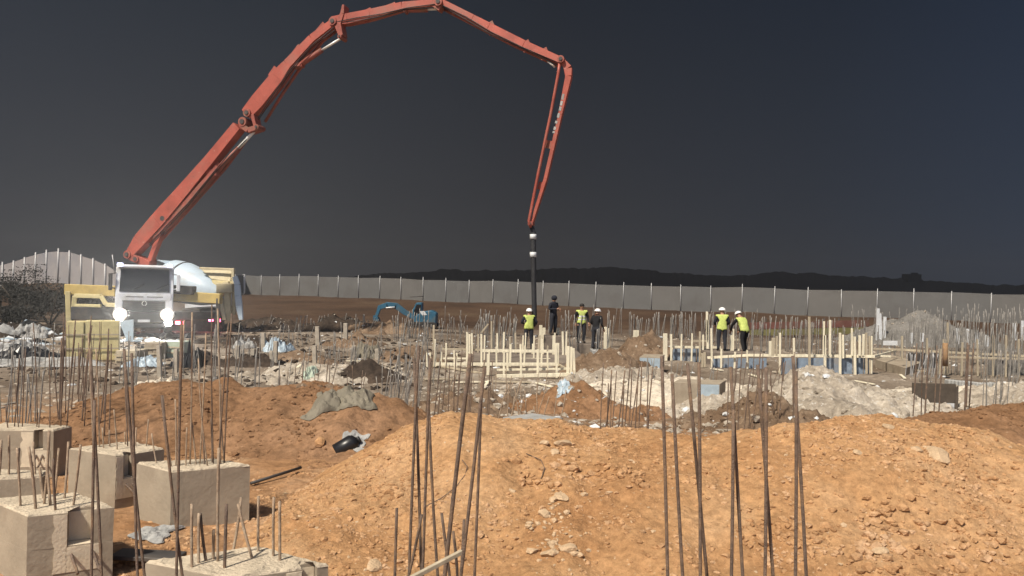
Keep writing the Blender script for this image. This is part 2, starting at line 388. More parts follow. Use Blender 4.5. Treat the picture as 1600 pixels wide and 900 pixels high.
# ground: one polar sheet, fine near the viewer and in front, out to the horizon
ang = np.concatenate([np.linspace(-48, 48, 560), np.linspace(49, 311, 130)]) * math.pi / 180
rr = np.concatenate([[.3], np.geomspace(1.2, 130, 430), np.geomspace(140, 2400, 26)])
A, RR = np.meshgrid(ang, rr); X = RR * np.sin(A); Y = RR * np.cos(A)
Z = base(X, Y)
idx = np.arange(X.size).reshape(X.shape); nxt = np.roll(idx, -1, 1)
q = np.stack([idx[:-1], nxt[:-1], nxt[1:], idx[1:]], -1).reshape(-1, 4)
gm, gn, gl, gb = new_mat('site_ground')
def _ground():
    n, l = gn, gl
    tcn = n.new('ShaderNodeTexCoord'); src = tcn.outputs['Object']
    def noise(s, d=8, r=.7):
        t = n.new('ShaderNodeTexNoise'); t.inputs['Scale'].default_value = s; t.inputs['Detail'].default_value = d; t.inputs['Roughness'].default_value = r; l.new(src, t.inputs['Vector']); return t.outputs[0]
    def rmp(src_, stops):
        r = n.new('ShaderNodeValToRGB'); e = r.color_ramp.elements
        while len(e) < len(stops): e.new(.5)
        for i, (p, c) in enumerate(stops): e[i].position = p; e[i].color = (*c, 1)
        l.new(src_, r.inputs[0]); return r.outputs[0]
    def mix(f, a, b, mode='MIX'):
        x = n.new('ShaderNodeMix'); x.data_type = 'RGBA'; x.blend_type = mode
        if isinstance(f, float): x.inputs[0].default_value = f
        else: l.new(f, x.inputs[0])
        l.new(a, x.inputs[6]); l.new(b, x.inputs[7]); return x.outputs[2]
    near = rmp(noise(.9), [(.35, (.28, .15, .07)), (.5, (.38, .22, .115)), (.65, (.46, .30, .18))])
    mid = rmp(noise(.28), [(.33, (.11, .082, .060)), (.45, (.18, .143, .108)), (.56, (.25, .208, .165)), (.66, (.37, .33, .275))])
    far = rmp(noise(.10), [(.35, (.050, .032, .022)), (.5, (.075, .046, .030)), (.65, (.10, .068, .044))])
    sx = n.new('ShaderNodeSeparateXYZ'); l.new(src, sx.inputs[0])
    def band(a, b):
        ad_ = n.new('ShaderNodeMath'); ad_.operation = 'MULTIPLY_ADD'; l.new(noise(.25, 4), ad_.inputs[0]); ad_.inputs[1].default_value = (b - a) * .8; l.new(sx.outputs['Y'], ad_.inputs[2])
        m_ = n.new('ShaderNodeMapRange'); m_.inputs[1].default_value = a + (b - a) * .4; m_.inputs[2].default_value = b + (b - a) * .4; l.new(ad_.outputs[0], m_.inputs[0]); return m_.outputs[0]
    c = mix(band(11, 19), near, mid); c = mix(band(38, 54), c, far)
    g = rmp(noise(7, 9, .78), [(.36, (.62, .61, .60)), (.64, (1.28, 1.26, 1.24))])
    c = mix(1.0, c, g, 'MULTIPLY'); l.new(c, gb.inputs['Base Color'])
    gb.inputs['Roughness'].default_value = .95; gb.inputs['Specular IOR Level'].default_value = .15
    bp = n.new('ShaderNodeBump'); bp.inputs['Strength'].default_value = .7; bp.inputs['Distance'].default_value = .06; l.new(noise(14), bp.inputs['Height']); l.new(bp.outputs[0], gb.inputs['Normal'])
_ground()
tag(np_mesh('ground', np.stack([X.ravel(), Y.ravel(), Z.ravel()], -1), q, gm), kind='structure')

# hills on the skyline
def hill(name, pts, d, label=None):
    pp = [P(a, b, d) for a, b in pts]; xs = np.linspace(pp[0].x, pp[-1].x, 700)
    zt = np.interp(xs, [p.x for p in pp], [p.z for p in pp]); rough_ = np.abs(fbm(xs, xs * 0 + 3, 14, 5, 21)) * 2.6 + np.abs(fbm(xs, xs * 0 + 9, 3.5, 3, 5)) * 1.1
    prof = [(-60, -.0), (-42, .25), (-25, .62), (-10, .93), (0, 1.0), (14, .9), (60, .3), (110, 0)]
    V = []
    for dy, k in prof:
        V.append(np.stack([xs * (d + dy) / d, xs * 0 + d + dy + fbm(xs, xs * 0 + dy, 20, 2, 4) * 8, -1 + (zt + 1) * k + rough_ * (k > .5) * sstep(1, 6, zt - 1)], -1))
    V = np.stack(V); idx = np.arange(V.shape[0] * V.shape[1]).reshape(V.shape[:2])
    qq = np.stack([idx[:-1, :-1], idx[:-1, 1:], idx[1:, 1:], idx[1:, :-1]], -1).reshape(-1, 4)
    return tag(np_mesh(name, V.reshape(-1, 3), qq, M['hill']), kind='structure')
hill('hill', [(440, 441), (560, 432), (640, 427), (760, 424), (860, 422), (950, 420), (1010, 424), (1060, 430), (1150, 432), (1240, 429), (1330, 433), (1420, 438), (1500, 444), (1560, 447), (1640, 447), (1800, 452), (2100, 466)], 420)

# ------------------------------------------------------------------ mounds of earth
front = Ridge([(385, 800, 6.7), (420, 778, 6.8), (480, 748, 7.0), (540, 716, 7.2), (600, 688, 7.4), (650, 668, 7.5), (700, 658, 7.5), (760, 660, 7.5), (830, 668, 7.5), (890, 679, 7.5), (950, 683, 7.4), (1040, 680, 7.4),
               (1120, 675, 7.3), (1200, 668, 7.2), (1280, 658, 7.1), (1340, 652, 7.1), (1400, 651, 7.1), (1450, 660, 7.2), (1520, 676, 7.3), (1600, 700, 7.3), (1680, 722, 7.3), (1800, 760, 7.3), (1900, 800, 7.3)], 3.0, 2.2, .12, 31)
right_m = Ridge([(1330, 690, 10.2), (1390, 660, 10.4), (1440, 647, 10.6), (1500, 638, 10.8), (1560, 634, 11), (1640, 632, 11), (1760, 640, 11), (1900, 690, 11)], 2.4, 2.4, .15, 52)
left_m = Ridge([(20, 700, 10.3), (80, 655, 10.4), (150, 622, 10.5), (200, 607, 10.6), (260, 601, 10.6), (330, 604, 10.6), (427, 608, 10.6), (480, 604, 10.6), (530, 608, 10.5), (578, 617, 10.4), (620, 634, 10.3), (650, 650, 10.2), (720, 690, 10.0)], 2.9, 2.2, .16, 73)
mound_obj('earth_mound', front, M['orange'], .024, 'broad orange earth mound with two humps, filling the bottom right foreground')
mound_obj('earth_mound', right_m, M['red'], .04, 'reddish brown earth mound behind the bigger orange one, at the right edge')
mound_obj('earth_mound', left_m, M['red'], .034, 'red brown earth mound behind the concrete pile caps, with a tarpaulin on its crest')
hp = []
def heap(px, py, d, rx, ry, amp, mtl, step, label, seed, rot=0.0, name='soil_heap', cat='heap', p=1.15):
    h = Heap(px, py, d, rx, ry, amp, seed, rot, p); mound_obj(name, h, mtl, step, label, cat); return h
heap(1280, 582, 18.2, 3.1, 3.6, .38, M['grey'], .055, 'large heap of pale grey rubble behind the right hump of the orange mound', 101, name='rubble_heap')
heap(1200, 622, 13.6, 1.5, 1.5, .25, M['brown'], .05, 'small brown earth heap in front of the big pale rubble heap', 107)
heap(1620, 592, 18.5, 2.2, 2.4, .30, M['grey'], .06, 'grey rubble heap cut off by the right edge of the photo', 111, name='rubble_heap')
heap(958, 548, 26.0, 1.7, 2.2, .36, M['brown'], .07, 'brown grey earth heap just right of the timber formwork with the hose', 115)
heap(985, 575, 23.0, 2.3, 2.2, .40, M['grey'], .07, 'low pale heap of broken stone below the brown heap beside the formwork', 117, name='rubble_heap')
heap(905, 606, 17.2, 1.9, 2.0, .30, M['red'], .06, 'low red brown earth bank in front of the timber formwork', 119)
heap(760, 618, 16.5, 1.5, 1.8, .28, M['brown'], .06, 'low brown earth heap left of the small concrete slab', 121)
heap(500, 575, 23.5, 2.6, 2.2, .35, M['grey'], .08, 'low grey brown heap of spoil behind the tarpaulin', 123)
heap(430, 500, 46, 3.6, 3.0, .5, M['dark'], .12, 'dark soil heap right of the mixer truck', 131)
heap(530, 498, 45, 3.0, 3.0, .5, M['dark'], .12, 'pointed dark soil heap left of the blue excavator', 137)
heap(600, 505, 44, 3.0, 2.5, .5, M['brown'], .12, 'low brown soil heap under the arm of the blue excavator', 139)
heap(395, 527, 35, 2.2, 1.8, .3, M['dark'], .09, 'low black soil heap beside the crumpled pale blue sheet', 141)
for k, (px, py, d_, w_, lab) in enumerate(((400, 560, 26, 1.3, 'nearest the white sack'), (470, 556, 27, 1.5, 'in front of the dark recess'), (575, 572, 23, 1.2, 'below the grey crumpled sheet'), (640, 548, 29, 1.4, 'left of the hose formwork'), (330, 560, 26, 1.3, 'right of the black sheet'), (560, 527, 34, 1.6, 'behind the grey crumpled sheet'))):
    heap(px, py - 6, d_, w_, w_ * .9, .22, M['brown' if k % 2 else 'dark'], .08, 'low dark dirt pile ' + lab, 200 + k * 3, name='dirt_pile')
heap(1440, 488, 46, 4.2, 3.6, .4, M['gravel'], .12, 'cone of grey gravel in front of the fence at the right', 149, name='gravel_heap')
heap(1015, 522, 33, 1.8, 1.6, .35, M['brown'], .08, 'brown earth heap between the standing workers and the long formwork', 151)
heap(1505, 606, 20.2, 3.0, 1.8, .12, M['sand'], .07, 'flat spread of pale sand behind the dark board on the right', 153, name='sand_heap', p=.6)
heap(1080, 590, 21.0, 3.0, 2.2, .16, M['sand'], .07, 'spread of pale sand behind the blue faced concrete block', 157, name='sand_heap', p=.7)
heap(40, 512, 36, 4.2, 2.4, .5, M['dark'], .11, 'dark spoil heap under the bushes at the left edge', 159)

# loose clods and stones lying on the mounds (nobody could count them)
ICO = None
def ico():
    bm = bmesh.new(); bmesh.ops.create_icosphere(bm, subdivisions=1, radius=1); v = np.array([x.co[:] for x in bm.verts]); f = np.array([[y.index for y in x.verts] for x in bm.faces]); bm.free(); return v, f
def scatter(name, mounds, n, smin, smax, mtl, seed, label=None, clump=0.5, power=2.4):
    g = np.random.RandomState(seed); V, Fc = ico(); av = []; af = []; k = 0
    for (fn, bx, cnt) in mounds:
        xs = g.uniform(bx[0], bx[1], cnt * 3); ys = g.uniform(bx[2], bx[3], cnt * 3)
        w_ = 1.7 * vnoise(xs, ys, .8, seed) + 1.1 * vnoise(xs, ys, .3, seed + 3) + .42
        keep = g.uniform(0, 1, len(xs)) < np.clip(w_ * clump * 1.6, .03, 1); xs, ys = xs[keep][:cnt], ys[keep][:cnt]
        zs = fn(xs, ys)
        for x, y, z in zip(xs, ys, zs):
            s = smin + (smax - smin) * g.uniform() ** (power * 1.6)
            a = g.uniform(0, 6.28); c_, s_ = math.cos(a), math.sin(a)
            v = V * (1 + g.uniform(-.33, .33, (len(V), 1))) * np.array([s * g.uniform(.8, 1.5), s * g.uniform(.7, 1.2), s * g.uniform(.5, .85)])
            v = np.stack([v[:, 0] * c_ - v[:, 1] * s_, v[:, 0] * s_ + v[:, 1] * c_, v[:, 2]], -1) + np.array([x, y, z - s * .12])
            av.append(v); af.append(Fc + k); k += len(V)
    o = np_mesh(name, np.concatenate(av), np.concatenate(af), mtl, smooth=False)
    return tag(o, label, 'stones', kind='stuff')
def gt(m): return lambda x, y: np.maximum(m.h(x, y), base(x, y))
scatter('loose_clods', [(gt(front), (-2.8, 6.2, 4.3, 7.9), 27000), (base, (-4.5, -.8, 4.2, 8), 1500)], 0, .003, .030, M['clod'], 3, 'loose orange clods scattered over the front mound', power=2.6)
scatter('loose_clods', [(gt(left_m), (-6.5, -1.2, 7.6, 11.3), 3600), (gt(right_m), (5, 9, 8.4, 11.5), 1800)], 0, .008, .042, M['red'], 4, 'loose red clods scattered over the mounds behind')
scatter('loose_stones', [(gt(front), (-2.2, 6.0, 4.4, 7.7), 420)], 0, .005, .026, M['stone'], 5, 'small pale stones scattered over the front mound', clump=.35)
def streak(name, line, wid, n, smin, smax, mtl, seed, label):
    g = np.random.RandomState(seed); V, Fc = ico(); av = []; af = []; k = 0
    pp = [hit(*p) for p in line]
    for i in range(n):
        t = g.uniform(0, len(pp) - 1); j = min(int(t), len(pp) - 2); q = pp[j].lerp(pp[j + 1], t - j); x = q.x + g.normal(0, wid); y = q.y + g.normal(0, wid); z = float(front.h(x, y))
        s = smin + (smax - smin) * g.uniform() ** 3
        v = V * (1 + g.uniform(-.33, .33, (len(V), 1))) * np.array([s * g.uniform(.8, 1.4), s, s * .7]) + np.array([x, y, z + s * .15]); av.append(v); af.append(Fc + k); k += len(V)
    tag(np_mesh(name, np.concatenate(av), np.concatenate(af), M[mtl], smooth=False), label, 'stones', kind='stuff')
streak('loose_stones', [(885, 772), (860, 800), (845, 825), (870, 850), (872, 880)], .10, 80, .008, .036, 'stone', 3, 'streak of pale stones running down the middle of the front mound')
streak('loose_clods', [(800, 740), (860, 750), (950, 735), (985, 742), (1000, 760)], .07, 150, .008, .045, 'clod', 4, 'line of tumbled clods across the saddle of the front mound')
streak('loose_clods', [(1380, 780), (1385, 815), (1375, 850), (1400, 870), (1350, 880)], .10, 200, .008, .045, 'clod', 5, 'patch of tumbled clods low on the right hump')
streak('loose_clods', [(1180, 820), (1230, 850), (1500, 860), (1580, 880)], .16, 240, .006, .04, 'clod', 6, 'clods gathered along the foot of the front mound')
def topv(x, y):
    z = base(x, y)
    for m in MOUNDS:
        z = np.maximum(z, np.where((x > m.box[0]) & (x < m.box[1]) & (y > m.box[2]) & (y < m.box[3]), m.h(x, y), -9))
    return z
scatter('rubble', [(topv, (-1.5, 16, 11, 24), 5000), (topv, (-13, -1.5, 11.5, 28), 2600), (topv, (-24, 26, 24, 48), 3500)], 0, .012, .11, M['grey'], 6, 'grey rubble strewn over the middle of the site', power=2.6)
scatter('rubble', [(topv, (-1.5, 14, 11, 24), 500), (topv, (-22, 24, 18, 45), 800)], 0, .018, .11, M['plastic_white'], 8, 'whitish lumps of broken concrete strewn over the middle of the site', power=2.8)
scatter('rubble', [(topv, (-17, -2, 20, 40), 2600)], 0, .015, .15, M['dark'], 28, 'dark lumps and scraps strewn left of the hose formwork', power=2.2)
scatter('loose_clods', [(topv, (-4, 5, 10.5, 15), 2200)], 0, .012, .07, M['brown'], 9, 'brown clods strewn behind the front mound', power=2.4)

scatter('plastic_scraps', [(topv, (-27, -17, 26, 36), 260)], 0, .04, .34, M['plastic_white'], 18, 'white scraps of plastic strewn in the debris at the left edge', power=1.4)
scatter('plastic_scraps', [(topv, (-27, -15, 25, 38), 200)], 0, .05, .4, M['plastic_blue'], 19, 'pale blue scraps of plastic strewn in the debris at the left edge', power=1.6)
scatter('plastic_scraps', [(topv, (-27, -15, 25, 38), 260)], 0, .06, .45, M['plastic_black'], 20, 'black scraps of plastic strewn in the debris at the left edge', power=1.3)
def stone(px, py, r, label, flat=.6, mtl='stone', sink=.75, seed=0):
    q = hit(px, py); g = random.Random(seed + int(px * 7 + py))
    bm = bmesh.new(); bmesh.ops.create_icosphere(bm, subdivisions=2, radius=1)
    dirs = [Vector((g.gauss(0, 1), g.gauss(0, 1), g.gauss(0, 1))).normalized() for _ in range(7)]
    for v in bm.verts:
        for d_ in dirs:
            k = v.co.dot(d_)
            if k > .62: v.co -= d_ * (k - .62)
        v.co *= 1 + g.uniform(-.05, .05); v.co = Vector((v.co.x * r * 1.25, v.co.y * r, v.co.z * r * flat))
    me = bpy.data.meshes.new('stone'); bm.to_mesh(me); bm.free(); me.materials.append(M[mtl])
    o = bpy.data.objects.new('stone', me); COL.objects.link(o); o.location = q + Vector((0, 0, r * flat * (1 - sink) * .6)); o.rotation_euler = (g.uniform(-.3, .3), g.uniform(-.3, .3), g.uniform(0, 6))
    return tag(o, label, 'stone')
stone(1463, 713, .125, 'largest flat pale stone on the right hump of the orange mound', .5)
stone(1432, 703, .055, 'pale stone just left of the largest flat stone on the right hump')
stone(1338, 708, .048, 'pale round stone alone on the left side of the right hump')
stone(1389, 668, .05, 'sandy stone near the top of the right hump')
stone(1375, 862, .05, 'tan stone low on the right hump near the bottom edge')
stone(849, 693, .05, 'pale wedge of stone in the saddle between the two humps')
stone(880, 694, .085, 'long whitish stone on the crest of the saddle', .55)
stone(866, 708, .05, 'whitish stone touching the lower end of the long one at the saddle')
stone(880, 778, .07, 'pale flat stone above the stony streak in the middle of the mound', .4)
stone(852, 804, .065, 'pale block at the top of the stony streak down the mound')
stone(861, 866, .07, 'tan boulder low in the stony streak near the bottom edge')
stone(886, 858, .065, 'whitish boulder right of the tan one low in the stony streak')
stone(800, 768, .04, 'small white stone alone left of the stony streak')
stone(500, 692, .075, 'round orange lump of rock left of the black plastic can', .9, 'clod')
stone(807, 724, .055, 'orange lump of rock in the middle below the small concrete slab', .9, 'clod')
stone(585, 885, .06, 'sandy stone at the lower left foot of the orange mound')

# ------------------------------------------------------------------ rebar
def rod_mesh(parent, a, b, r, mtl, name='rebar_rod', bow=None):
    a, b = Vector(a), Vector(b); l = (b - a).length
    if bow is None: bow = random.gauss(0, .008) * l
    n = Vector((b - a)).cross(Vector((random.gauss(0, .3), 1, 0))).normalized(); k = 6
    pts = [a + (b - a) * (i / k) + n * bow * math.sin(math.pi * i / k) for i in range(k + 1)]
    return MB().tube(pts, r, 7).build(name, mtl, parent)
TOPZ = 1.42
def pile_cap(label, Lc, C, Rc, Bc, h, rods, slot=None, mtl='concrete', rod_r=.0085, rmat='rust2', z=TOPZ, patch=True):
    l_, c_, r_, b_ = [PZ(*p, z) for p in (Lc, C, Rc, Bc)]
    root = empty('pile_cap', Vector(((l_ + c_ + r_ + b_) / 4).to_tuple()[:2] + (z - h,)), label, 'concrete block', 'concrete pile caps with starter bars')
    fp = [Vector((p.x, p.y, 0)) for p in (c_, r_, b_, l_)]                   # counter-clockwise from the front corner
    notched = list(fp)
    zb = z - h
    body = MB()
    if slot:
        side, s0, s1, dep, dz = slot
        i0 = 0 if side == 'R' else 3
        p0, p1 = fp[i0], fp[(i0 + 1) % 4]; e = p1 - p0; nn = Vector((-e.y, e.x, 0)).normalized()     # inward
        pts = [p0 + e * s0, p0 + e * s0 + nn * dep, p0 + e * s1 + nn * dep, p0 + e * s1]
        notched = fp[:i0 + 1] + pts + fp[i0 + 1:]
        zs = z - dz
        def wall(poly, za, zt, cap_top):
            m = len(poly); vs = [v + Vector((0, 0, za)) for v in poly] + [v + Vector((0, 0, zt)) for v in poly]
            fs = [(i, (i + 1) % m, m + (i + 1) % m, m + i) for i in range(m)]
            if cap_top: fs.append(tuple(range(m, 2 * m)))
            body._add(vs, fs)
        wall(notched, zs, z - .012, True); wall(fp, zb, zs, True)
    else:
        body.prism([v + Vector((0, 0, zb)) for v in fp], (0, 0, h - .012))
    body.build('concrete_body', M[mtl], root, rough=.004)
    # rough top skin
    cx = sum(fp, Vector()) / 4
    tp = MB()
    rim = []
    m = len(notched)
    for i in range(m):
        a, b = notched[i], notched[(i + 1) % m]; k = max(1, int((b - a).length / .035))
        for j in range(k):
            p = a + (b - a) * j / k; rim.append(p + (cx - p).normalized() * (abs(random.gauss(0, .004))))
    vs = [p + Vector((0, 0, z - .014)) for p in rim] + [p + (cx - p) * .035 + Vector((0, 0, z + random.uniform(-.004, .006))) for p in rim]
    q = len(rim); fs = [(i, (i + 1) % q, q + (i + 1) % q, q + i) for i in range(q)] + [tuple(range(q, 2 * q))]
    tp._add(vs, fs); bmesh.ops.triangulate(tp.bm, faces=[f for f in tp.bm.faces if len(f.verts) > 4])
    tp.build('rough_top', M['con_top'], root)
    if slot and patch:  # pale plates paint lit areas onto the face and into the slot
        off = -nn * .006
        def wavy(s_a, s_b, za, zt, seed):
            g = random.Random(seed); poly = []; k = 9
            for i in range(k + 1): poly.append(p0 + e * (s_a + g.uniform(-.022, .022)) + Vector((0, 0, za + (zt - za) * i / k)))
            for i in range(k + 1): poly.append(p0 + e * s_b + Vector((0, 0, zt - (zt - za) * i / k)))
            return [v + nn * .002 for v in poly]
        MB().prism(wavy(max(.02, s0 - .16), s0 - .01, z - dz - .17, z - .02, 3), off).build('lit_patch', M['lit_con'], root)
        MB().prism(wavy(s0 - .008, min(.97, s1 + .10), z - dz - .17, z - dz - .004, 7), off).build('lit_patch', M['lit_con'], root)
        # two stubs sticking out below the slot
        for ss in (s0 + .02, s1 - .02):
            a = p0 + e * ss + Vector((0, 0, z - dz - .03)); rod_mesh(root, a + nn * .05, a - nn * .17 + e.normalized() * .05 + Vector((0, 0, -.10)), .010, M['rust'], 'rebar_stub')
        MB().prism([p + Vector((0, 0, z - dz + .003)) for p in pts], (0, 0, .004)).build('slot_sill', M['lit_con'], root)
        MB().prism([pts[1] + e.normalized() * .004 - nn * .004 + Vector((0, 0, z - dz + .01)), pts[2] - e.normalized() * .004 - nn * .004 + Vector((0, 0, z - dz + .01)), pts[2] - e.normalized() * .004 - nn * .004 + Vector((0, 0, z - .03)), pts[1] + e.normalized() * .004 - nn * .004 + Vector((0, 0, z - .03))], -nn * .003).build('slot_back', M['lit_con'], root)
    for (xt, yt, xb, yb) in rods:
        bq = PZ(xb, yb, z); tq = P(xt, yt, bq.y + random.uniform(-.05, .05))
        rod_mesh(root, bq - Vector((0, 0, .06)), tq, rod_r * random.uniform(.9, 1.1), M[rmat if random.random() < .8 else 'rust'])
    return root

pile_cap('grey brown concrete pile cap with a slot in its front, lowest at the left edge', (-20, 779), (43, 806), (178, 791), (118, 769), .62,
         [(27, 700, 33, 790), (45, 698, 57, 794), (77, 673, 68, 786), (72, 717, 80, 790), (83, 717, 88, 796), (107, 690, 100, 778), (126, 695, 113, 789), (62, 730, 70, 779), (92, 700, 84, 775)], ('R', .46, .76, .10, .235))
pile_cap('pile cap half hidden behind the lowest slotted one at the left edge', (-60, 750), (66, 744), (76, 735), (-50, 732), .5,
         [(14, 680, 14, 742), (2, 688, -2, 742), (30, 700, 28, 740), (52, 690, 56, 742)])
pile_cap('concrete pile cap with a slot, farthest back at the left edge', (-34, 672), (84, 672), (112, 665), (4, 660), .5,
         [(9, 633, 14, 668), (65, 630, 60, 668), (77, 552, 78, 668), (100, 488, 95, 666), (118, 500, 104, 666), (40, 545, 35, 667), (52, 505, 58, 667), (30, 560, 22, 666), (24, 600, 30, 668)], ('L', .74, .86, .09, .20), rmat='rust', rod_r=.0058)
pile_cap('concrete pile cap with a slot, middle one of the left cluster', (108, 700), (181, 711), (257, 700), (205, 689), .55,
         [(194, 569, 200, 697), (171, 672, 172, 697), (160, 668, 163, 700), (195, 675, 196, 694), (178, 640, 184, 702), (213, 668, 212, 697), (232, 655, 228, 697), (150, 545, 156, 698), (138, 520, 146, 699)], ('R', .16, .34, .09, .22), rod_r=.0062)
pile_cap('plain concrete pile cap with tall starter bars, rightmost of the left cluster', (214, 722), (268, 737), (391, 726), (336, 716), .58,
         [(255, 618, 270, 729), (274, 624, 275, 728), (292, 668, 290, 728), (300, 660, 308, 725), (317, 670, 321, 725), (330, 654, 332, 722), (288, 500, 281, 728), (300, 488, 297, 725), (331, 476, 334, 724), (340, 482, 345, 724), (362, 490, 350, 723), (357, 505, 340, 725), (322, 520, 312, 724), (237, 677, 247, 724), (310, 560, 326, 727), (345, 600, 352, 722)], rod_r=.0062)
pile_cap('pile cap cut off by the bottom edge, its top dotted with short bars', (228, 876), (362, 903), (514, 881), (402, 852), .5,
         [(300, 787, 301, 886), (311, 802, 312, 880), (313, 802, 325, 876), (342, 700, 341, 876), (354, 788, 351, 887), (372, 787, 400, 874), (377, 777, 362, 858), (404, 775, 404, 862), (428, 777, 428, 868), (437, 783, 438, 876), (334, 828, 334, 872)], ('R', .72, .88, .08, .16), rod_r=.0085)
# caps below the frame whose long bars rise into the picture
def far_cap(label, d, px0, px1, rods, rr_):
    xm = (px0 + px1) / 2; c = P(xm, 450, d); wx = (px1 - px0) / F * d / 2 + .12
    root = empty('pile_cap', (c.x, d, TOPZ - .6), label, 'concrete block', 'concrete pile caps with starter bars')
    MB().box((c.x, d, TOPZ - .3), (wx * 2, .62, .6)).build('concrete_body', M['concrete'], root, bevel=.01)
    for i, (xt, yt, xb, yb, *r2) in enumerate(rods):
        dd = d + (r2[1] if len(r2) > 1 else random.uniform(-.22, .22)); t = P(xt, yt, dd); b = P(xb, yb, dd)
        k = (TOPZ - .05 - t.z) / (b.z - t.z); b2 = t + (b - t) * k
        rod_mesh(root, b2, t, (r2[0] if r2 else rr_) * dd / d, M['rust'], bow=random.gauss(0, .006))
far_cap('ten long rusty bars rising in pairs before the right half of the orange mound', 3.0, 1030, 1265,
        [(1034, 556, 1042, 900), (1050, 584, 1068, 900), (1074, 568, 1105, 900), (1092, 566, 1093, 900), (1142, 573, 1161, 900), (1146, 640, 1141, 900), (1184, 570, 1207, 900), (1197, 574, 1193, 900), (1239, 556, 1258, 900), (1244, 580, 1241, 900)], .0068)
far_cap('crossing rusty bars and short stubs rising before the left hump of the orange mound', 3.6, 620, 765,
        [(654, 540, 640, 880), (647, 560, 657, 880), (672, 560, 661, 880), (670, 640, 684, 890), (735, 553, 701, 850, .0105), (757, 573, 726, 840, .0085), (753, 590, 741, 900), (620, 794, 617, 900), (659, 804, 637, 900), (690, 802, 702, 900), (725, 812, 719, 900), (708, 830, 712, 900)], .007)
far_cap('long pale brown bars rising in front of the left pile caps', 3.3, 140, 290,
        [(141, 545, 158, 900), (148, 625, 143, 900), (194, 545, 228, 900), (206, 552, 216, 900), (253, 618, 287, 900), (284, 500, 276, 900)], .0062)
q0, q1 = P(640, 905, 3.3), P(722, 862, 3.45)
MB().bar(q0, q1, .02, .02).build('timber_lath', M['timber2'], bevel=.002, loc=q0)['label'] = 'pale wooden lath lying slantwise among the short bars at the bottom centre'
tag(bpy.data.objects['timber_lath'], None, 'lath')

def cluster(label, px0, px1, yt0, yt1, d0, d1, n, r, mtl='rust', lean=5, group='clusters of rebar standing in the site', name='rebar_cluster', cat='rebar'):
    rods = []
    k = max(1, int(math.ceil(n / 5)))
    cs = [(px0 + (px1 - px0) * (i + .5) / k, random.uniform(d0, d1)) for i in range(k)]
    for i in range(n):
        cpx, cd = cs[i % k]; half = (px1 - px0) / k / 2
        px = cpx + random.uniform(-half, half); d = min(d1, max(d0, cd + random.uniform(-.5, .5)))
        g = P(px, 450, d); gz = top(g.x, g.y); t = P(px + random.gauss(0, lean), random.triangular(yt0, yt1, yt0 + .35 * (yt1 - yt0)), d)
        if t.z < gz + .1: continue
        rods.append((Vector((g.x, g.y, gz - .08)), t))
    c = sum((a for a, _ in rods), Vector()) / len(rods)
    root = empty(name, c, label, cat, group)
    for a, b in rods: rod_mesh(root, a, b, r * random.uniform(.8, 1.15), M[mtl])
    return root
cluster('thin rusty rebar standing behind the farthest left pile cap', 88, 175, 485, 600, 8.6, 10.2, 16, .008, 'rust', 9)
cluster('thin bent rebar at the left edge in front of the scattered plastic sheets', 5, 70, 520, 620, 9, 12, 12, .008, 'steel', 9)
cluster('thin rebar rising from the red mound left of the tarpaulin', 365, 440, 500, 590, 12.5, 15, 5, .009, 'steel', 3)
cluster('dense thicket of rebar left of the timber formwork', 598, 665, 540, 610, 12.2, 14.5, 22, .009, 'steel', 9)
cluster('rusty rebar standing between the thicket and the small concrete slab', 665, 770, 530, 610, 12.5, 15, 16, .010, 'rust', 5)
cluster('leaning rebar standing around the small concrete slab', 780, 880, 590, 640, 14, 15.5, 14, .010, 'rust2', 10)
cluster('brown rebar standing behind the saddle of the orange mound', 940, 1022, 545, 615, 10.5, 12.5, 15, .0095, 'rust', 5)
cluster('rebar standing in front of the big pale rubble heap', 1140, 1250, 545, 610, 11, 13, 12, .009, 'rust', 6)
cluster('tall dark rebar beside the dark board on the right mound', 1428, 1478, 530, 548, 11, 12, 5, .011, 'rust', 2)
cluster('pair of dark rebar right of the dark board', 1502, 1524, 533, 540, 11, 11.6, 3, .011, 'rust', 2)
cluster('thin rebar standing in pale sand near the right edge', 1535, 1600, 520, 580, 17, 20, 12, .010, 'steel', 4)
cluster('grey rebar forest behind the timber formwork', 748, 806, 479, 520, 33, 36, 31, 0.0200, 'steel', 3)
cluster('grey rebar among the standing workers', 878, 960, 480, 530, 31, 34, 20, 0.0200, 'steel', 3)
cluster('far rebar forest in front of the bank left of the excavator', 480, 600, 488, 510, 42, 46, 37, 0.0225, 'steel', 3)
cluster('far rebar forest between the truck and the dark heaps', 380, 480, 488, 525, 40, 45, 23, 0.0225, 'steel', 3)
cluster('rebar forest in front of the blue excavator', 618, 672, 478, 520, 36, 40, 29, 0.0200, 'steel', 3)
cluster('far rebar forest behind the long formwork on its left', 985, 1115, 484, 505, 42, 46, 49, 0.0225, 'steel', 3)
cluster('rebar forest around the two workers on the long formwork', 1108, 1180, 495, 530, 32, 35, 20, 0.0187, 'steel', 2)
cluster('rebar forest in front of the red and yellow barrier', 1185, 1300, 486, 520, 34, 40, 43, 0.0200, 'steel', 3)
cluster('rebar forest in front of the gravel cone', 1300, 1420, 495, 530, 34, 38, 34, 0.0187, 'steel', 3)
cluster('rebar forest behind the right formwork near its left end', 1420, 1510, 480, 525, 33, 40, 40, 0.0187, 'steel', 3)
cluster('rebar forest behind the right formwork at the right edge', 1510, 1605, 472, 525, 32, 40, 49, 0.0187, 'steel', 4)
cluster('rebar standing in front of the yellow formwork pack', 96, 170, 490, 560, 17, 20, 10, .011, 'rust', 4)
cluster('rebar standing in front of the pallets below the truck', 175, 300, 505, 575, 17, 22, 16, .011, 'steel', 5)
cluster('rebar standing right of the pallets', 300, 372, 490, 560, 18, 24, 12, .012, 'steel', 4)
